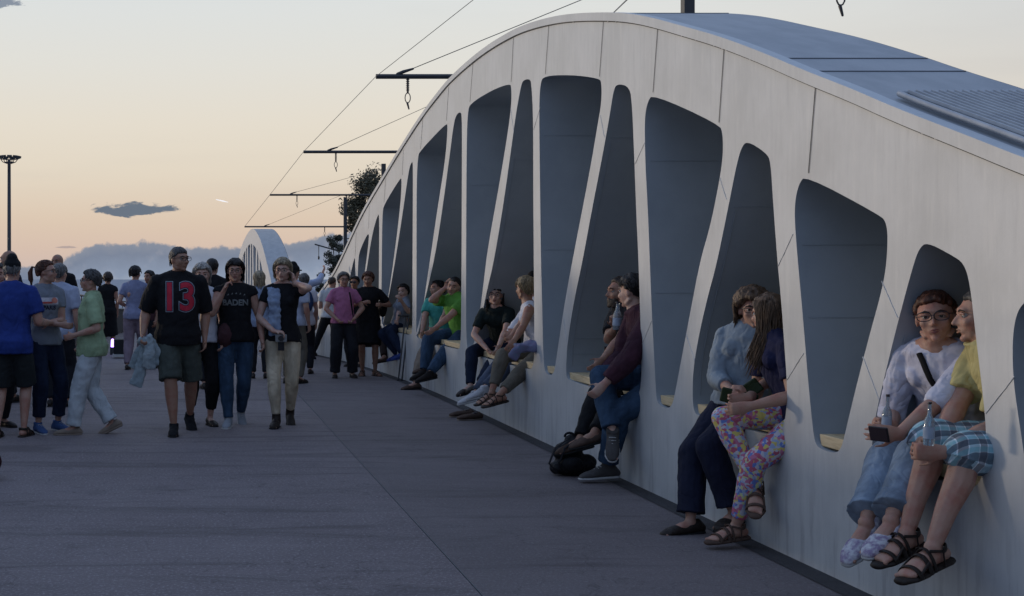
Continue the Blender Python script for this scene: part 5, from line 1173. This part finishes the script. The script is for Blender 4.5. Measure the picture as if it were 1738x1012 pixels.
t = thing('phone', 'black phone in the hands of the woman in the white blouse', 'phone', PX(1490, 737, 5.30)); m1 = MB()
c = PX(1492, 737, 5.30); mt = Matrix.Translation(c) @ Matrix.Rotation(R(-62), 4, 'Z') @ Matrix.Rotation(R(15), 4, 'X'); m1.box((-.042, -.005, -.032), (.042, .005, .032), mt); o = m1.build('phone_case', M['frame'], t, False); bv_ = o.modifiers.new('b', 'BEVEL'); bv_.width = .005; bv_.segments = 3
m1 = MB(); m1.box((-.038, -.0062, -.028), (.038, -.005, .028), mt); m1.build('screen', M['lens'], t, False)
def strap(pts, w, m_, name, parent=None, label=None, cat=None):
    m1 = MB(); m1.loft(pts, [(w, w*.25)]*len(pts), side=(0, 0, 1) if abs((pts[1]-pts[0]).normalized().z) < .7 else (1, 0, 0), n=6); o = m1.build(name, m_, parent)
    return tag(o, label, cat)
def surf(info, lx, t, lift=.006, back=False):
    sh = info['shirt']; bv = BVHTree.FromPolygons([v.co for v in sh.data.vertices], [p.vertices[:] for p in sh.data.polygons]); d = info['fc']*(-1 if back else 1)
    p = info['tp'](t)+info['Lc']*lx; h = bv.ray_cast(p+d*.6, -d); return (h[0] if h[0] is not None else p)+d*lift
# strap across the white blouse
def cross_strap(info, a, b, w, m_, name, label, cat, back=False):
    pts = [surf(info, a[0]+(b[0]-a[0])*j/10, a[1]+(b[1]-a[1])*j/10, .005, back) for j in range(11)]
    m1 = MB()
    m1.loft(pts, [(w, .004)]*11, side=info['Lc'], n=6); o = m1.build(name, m_); return tag(o, label, cat)
cross_strap(i_w1, (-.04, .93), (.12, .02), .014, black, 'shoulder_strap', 'black bag strap crossing the white blouse', 'strap')
cross_strap(i_pk, (.075, .90), (.13, .15), .012, black, 'shoulder_strap', 'dark strap down the side of the pink t-shirt', 'strap')
# green wallet held between the two women
t = thing('purse', 'open dark green purse held between the two women in the niche', 'purse', PX(1258, 675, 7.08)); c = PX(1256, 676, 7.10)
for s_, ang in ((0, 12), (1, -38)):
    m1 = MB(); mt = Matrix.Translation(c+Vector((.03*s_, 0, .03*s_))) @ Matrix.Rotation(R(-25), 4, 'Z') @ Matrix.Rotation(R(ang), 4, 'Y'); m1.box((-.10, -.012, -.04), (.09, .012, .04), mt)
    o = m1.build('purse_flap', cloth('green_leather', (.01, .14, .12) if s_ else (.02, .035, .012), rough=.4), t, False); bv_ = o.modifiers.new('b', 'BEVEL'); bv_.width = .008; bv_.segments = 2
# small bag pressed between the floral leggings and the post
m1 = MB(); c = PX(1318, 735, 6.85); c += Vector((.05, .0, .0)); m1.ball(c, (.045, .09, .05)); m1.ball(c-Vector((.03, 0, .05)), (.035, .06, .035)); m1.loft([c-Vector((.02, 0, .05)), c-Vector((.07, .02, .13))], [.016, .008]); o = m1.fuse('hip_bag', leather, None, .007, 4, disp=.01, dsize=.05); tag(o, 'dark bag squeezed behind the hip of the woman in floral leggings', 'bag')
# purple patterned bag on the blonde's lap
m1 = MB(); c = PX(893, 588, 11.75); c.x += .03; m1.box(c+Vector((-.12, -.10, -.05)), c+Vector((.14, .10, .02))); m1.ball(c+Vector((.05, 0, .01)), (.10, .10, .045)); m1.loft([c+Vector((-.12, -.08, -.02)), c+Vector((-.17, -.09, -.10))], [(.05, .015)]*2, n=8); o = m1.fuse('shoulder_bag', camo('purple_patterned_cloth', (.13, .16, .24), (.16, .14, .24)), None, .012, 4, disp=.04, dsize=.08); tag(o, 'blue-grey cloth bag on the lap of the blonde in sandals', 'bag')
# backpack on the deck
bp = thing('backpack', 'black backpack slumped on the deck against the wall by the men\'s feet', 'backpack', PX(975, 795, 9.55)); c = PX(978, 800, 9.55); c.z = 0; c.x -= .02; KP = .70; sv = lambda *q: Vector(q)*KP
m1 = MB(); 
for (dx_, dy_, dz_, rx_, ry_, rz_) in ((-.02, 0, .10, .22, .17, .11), (-.06, 0, .24, .16, .13, .12), (.02, .02, .33, .13, .11, .10), (.13, .02, .12, .12, .13, .10), (-.16, -.02, .08, .10, .13, .075)): m1.ball(c+sv(dx_, dy_, dz_), (rx_*KP, ry_*KP, rz_*KP))
m1.fuse('pack_body', cloth('black_nylon', (.012, .012, .014), rough=.6, bump=.5), bp, .011, 4, disp=.03, dsize=.07)
m1 = MB(); m1.ball(c+sv(-.06, -.15, .13), (.09, .04, .06)); m1.fuse('front_pocket', cloth('black_nylon', (.012, .012, .014)), bp, .011, 4, disp=.015, dsize=.05)
for q in ((-.10, .05), (.0, .08)):
    m1 = MB(); m1.loft([c+sv(q[0], -.10, .38), c+sv(q[0]-.14, -.16, .30), c+sv(q[0]-.20, -.16, .14), c+sv(q[0]-.12, -.17, .05)], [(.015, .004)]*4, side=(0, 1, 0), n=8); m1.build('shoulder_strap', cloth('black_webbing', (.02, .02, .024)), bp)
m1 = MB(); ring = [c+sv(-.05+.05*math.cos(a), -.03, .41+.035*math.sin(a)) for a in [math.pi*j/8 for j in range(9)]]; m1.loft(ring, [.009]*9, n=6); m1.build('carry_loop', cloth('black_webbing', (.02, .02, .024)), bp)
# empty shoes on the deck
es = thing('slip_on_shoes', 'pair of brown slip-on shoes standing empty on the deck below the niche', 'shoes', PX(795, 710, 13.4))
for j, (px_, Y) in enumerate(((806, 13.25), (792, 13.55))):
    O = PX(px_, 700, Y); O.z = .0; ff = yv(-74); fs = UP.cross(ff); k = 1.66; z = lambda s_, h_, l_=0: O+ff*(s_*k)+UP*(h_*k)+fs*(l_*k)
    rows = [(-.041, .017, .018), (-.028, .022, .024), (0, .0235, .021), (.03, .024, .018), (.06, .028, .017), (.092, .027, .0135), (.112, .018, .010)]
    m1 = MB(); m1.loft([z(s_, h_+.004) for s_, w_, h_ in rows], [(w_*k, h_*k) for s_, w_, h_ in rows], side=fs, n=14); so_ = m1.fuse('shoe', brownl, es, .009, 3)
    m1 = MB(); m1.loft([z(-.012, .043), z(.012, .040)], [(.016*k, .004*k)]*2, side=fs, n=10); m1.build('opening', M['lens'], so_)
    m1 = MB(); m1.loft([z(s_, .003) for s_ in (-.046, 0, .06, .116)], [(w_*k, .006*k) for w_ in (.018, .0245, .030, .017)], side=fs, n=12); m1.fuse('sole', beige, so_, .006, 2)
# jacket carried by the man with the number
jk = MB(); w = i_13['WR'][1]; rg = random.Random(4); h0 = w+Vector((0, -.03, -.06))
def jacket(x): return PX(x[0], x[1], 12.0+x[2])
for pts in ([(252, 572, 0), (246, 600, .02), (238, 630, .05), (230, 655, .03)], [(254, 572, -.05), (254, 600, -.05), (252, 625, -.02)], [(250, 575, .08), (238, 600, .08), (228, 625, .1)], [(254, 572, 0), (262, 595, 0), (266, 620, 0)]):
    P_ = [jacket(q) for q in pts]; jk.loft(P_, [(.028, .024)]+[(.060, .026)]*(len(P_)-2)+[(.070, .014)], side=(1, 0, 0), n=12)
jk.ball(h0, (.05, .05, .05))
o = jk.fuse('jacket', cloth('pale_grey_jacket_cloth', (.36, .42, .44), (.24, .29, .31), bump=.9), None, .010, 3, disp=.028, dsize=.05); tag(o, 'pale grey jacket hanging from the hand of the man with number 13', 'jacket')
# scarf on the blonde woman
sc = MB(); fcv = i_bl['fc']
for q, (a, b) in enumerate(((-.115, -.105), (-.085, -.075), (-.05, -.045))):
    pts = [i_bl['SH'][1]+UP*.045+fcv*(-.03)+i_bl['Lc']*(.03*q), surf(i_bl, a, .90, .012), surf(i_bl, a, .70, .014), surf(i_bl, b, .45, .02), surf(i_bl, b, .22, .022), surf(i_bl, b, .22, .02)-UP*(.07 if q != 1 else .04)]
    sc.loft(pts, [(.030, .022)]*2+[(.034, .016)]*4, side=i_bl['Lc'], n=10)
sc.loft([i_bl['SH'][1]+UP*.04+fcv*(-.05), i_bl['N']-fcv*.07+UP*.01, i_bl['N']-fcv*.05+i_bl['Lc']*.07-UP*.01], [(.04, .02)]*3, n=10)
o = sc.fuse('scarf', scarfM, i_bl['root'], .0085, 3, disp=.03, dsize=.045)
# camera at her waist
cm = thing('camera', 'small silver and black camera held at the waist of the blonde woman', 'camera', surf(i_bl, -.02, .05, .05)); c = surf(i_bl, -.01, .04, .055)
m1 = MB(); mt = Matrix.Translation(c) @ Matrix.Rotation(R(-8), 4, 'Z'); m1.box((-.055, -.018, -.038), (.055, .018, .036), mt); m1.box((-.02, -.016, .036), (.022, .012, .05), mt); o = m1.build('camera_body', cloth('silver_metal', (.30, .30, .30), rough=.35, bump=.05), cm, False); bv_ = o.modifiers.new('b', 'BEVEL'); bv_.width = .006; bv_.segments = 2
m1 = MB(); m1.loft([mt @ Vector((0, -.018, -.002)), mt @ Vector((0, -.045, -.002))], [.028, .025], n=14, caps=('f', 'f')); m1.build('lens', M['frame'], cm, True, 50)
m1 = MB(); m1.box((-.03, -.016, -.12), (.03, .016, -.04), mt); o = m1.build('case', M['darker'], cm, False)
# backpack on the grey-haired person
b2 = thing('backpack', 'dark blue backpack on the back of the grey-haired person near the low wall', 'backpack', i_bp['tp'](.6)-i_bp['fc']*.2); m1 = MB(); c = i_bp['tp'](.62)-i_bp['fc']*.19
m1.ball(c, (.15, .09, .20)); m1.ball(c-Vector((0, .05, .08)), (.12, .07, .10)); m1.fuse('pack_body', cloth('blue_nylon', (.03, .06, .14)), b2, .016, 4, disp=.02, dsize=.1)
m1 = MB(); m1.ball(c+Vector((0, -.08, -.06)), (.09, .05, .07)); m1.fuse('front_pocket', cloth('blue_nylon', (.03, .06, .14)), b2, .016, 3)
# bag on the black dress
b3 = MB(); c = i_bk['SH'][0]+Vector((.03, .05, -.16)); b3.loft([c+Vector((-.02, -.08, .16)), c+Vector((.0, -.07, .05)), c+Vector((.04, -.02, -.10))], [(.018, .006)]*3, n=8); b3.ball(c+Vector((.05, .09, -.08)), (.08, .10, .14)); o = b3.fuse('shoulder_bag', black, None, .011, 3, disp=.02, dsize=.08); tag(o, 'black shoulder bag hanging at the side of the black dress', 'bag')
# dark handbag of the white-haired woman
b4 = MB(); c = i_wh['WR'][0]+Vector((.03, -.02, .05)); b4.ball(c, (.08, .10, .13)); b4.loft([c+Vector((0, 0, .10)), c+Vector((-.03, .02, .30)), i_wh['SH'][0]+Vector((0, -.03, .05))], [(.012, .005)]*3, n=6); o = b4.fuse('handbag', maroon, None, .011, 3, disp=.02, dsize=.08); tag(o, 'dark red-brown handbag at the side of the white-haired woman', 'bag')
# crutches leaning on the wall
for q, px_ in enumerate((676, 682)):
    t = thing('crutch', ['thin dark crutch leaning on the wall, the left one of two', 'thin dark crutch leaning on the wall, the right one of two'][q], 'crutch', PX(px_, 638, 18.4), 'crutches leaning on the wall')
    b_ = PX(px_, 641, 18.45); b_.z = ground(18.4); m1 = MB(); tp_ = b_+Vector((.12, .12, .92)); m1.loft([b_, tp_], [.012, .012], n=8); m1.build('shaft', M['dark'], t)
    m1 = MB(); m1.loft([tp_+Vector((0, 0, 0)), tp_+Vector((-.10, -.02, .01))], [.014]*2, n=8); m1.build('handle', M['dark'], t); m1 = MB(); m1.ball(b_+Vector((0, 0, .012)), (.02, .02, .015)); m1.build('rubber_tip', M['darker'], t)
# dark red bag at the left edge
m1 = MB(); m1.ball((-1.49, 9.35, .11), (.12, .13, .11)); m1.ball((-1.51, 9.35, .20), (.08, .10, .09)); o = m1.fuse('bag', cloth('dark_red_cloth', (.035, .005, .009)), None, .012, 4, disp=.03, dsize=.09); tag(o, 'dark red bag on the deck at the left edge of the photo', 'bag')
# black box bag and small lit violet lamp by the railing
t = thing('equipment_case', 'black equipment case with pale base on the deck behind the lavender top', 'case', (-1.35, 24.2, ground(24))); m1 = MB(); c = PX(204, 575, 25.0); g0 = ground(25)
m1.box((c.x-.12, 24.9, g0+.08), (c.x+.16, 25.3, g0+.36)); o = m1.build('case_body', M['darker'], t, False); m1 = MB(); m1.box((c.x-.14, 24.85, g0+.03), (c.x+.18, 25.35, g0+.08)); m1.build('case_base', M['cap'], t, False)
t = thing('deck_lamp', 'small deck lamp glowing violet between the legs of the woman in the black dress', 'lamp', PX(191, 590, 26.5)); c = PX(191, 590, 26.6); m1 = MB(); m1.loft([Vector((c.x, 26.6, ground(26.6))), Vector((c.x, 26.6, ground(26.6)+.16))], [.05, .05], n=10, caps=('f', 'f')); m1.build('lamp_housing', M['dark'], t, True, 50)
m1 = MB(); m1.loft([Vector((c.x, 26.6, ground(26.6)+.165)), Vector((c.x, 26.6, ground(26.6)+.30))], [.036, .03], n=10); mm = bpy.data.materials.new('violet_glow'); mm.use_nodes = True; bb = mm.node_tree.nodes['Principled BSDF']; bb.inputs['Emission Color'].default_value = (.45, .22, 1, 1); bb.inputs['Emission Strength'].default_value = 5; m1.build('lamp_glass', mm, t)
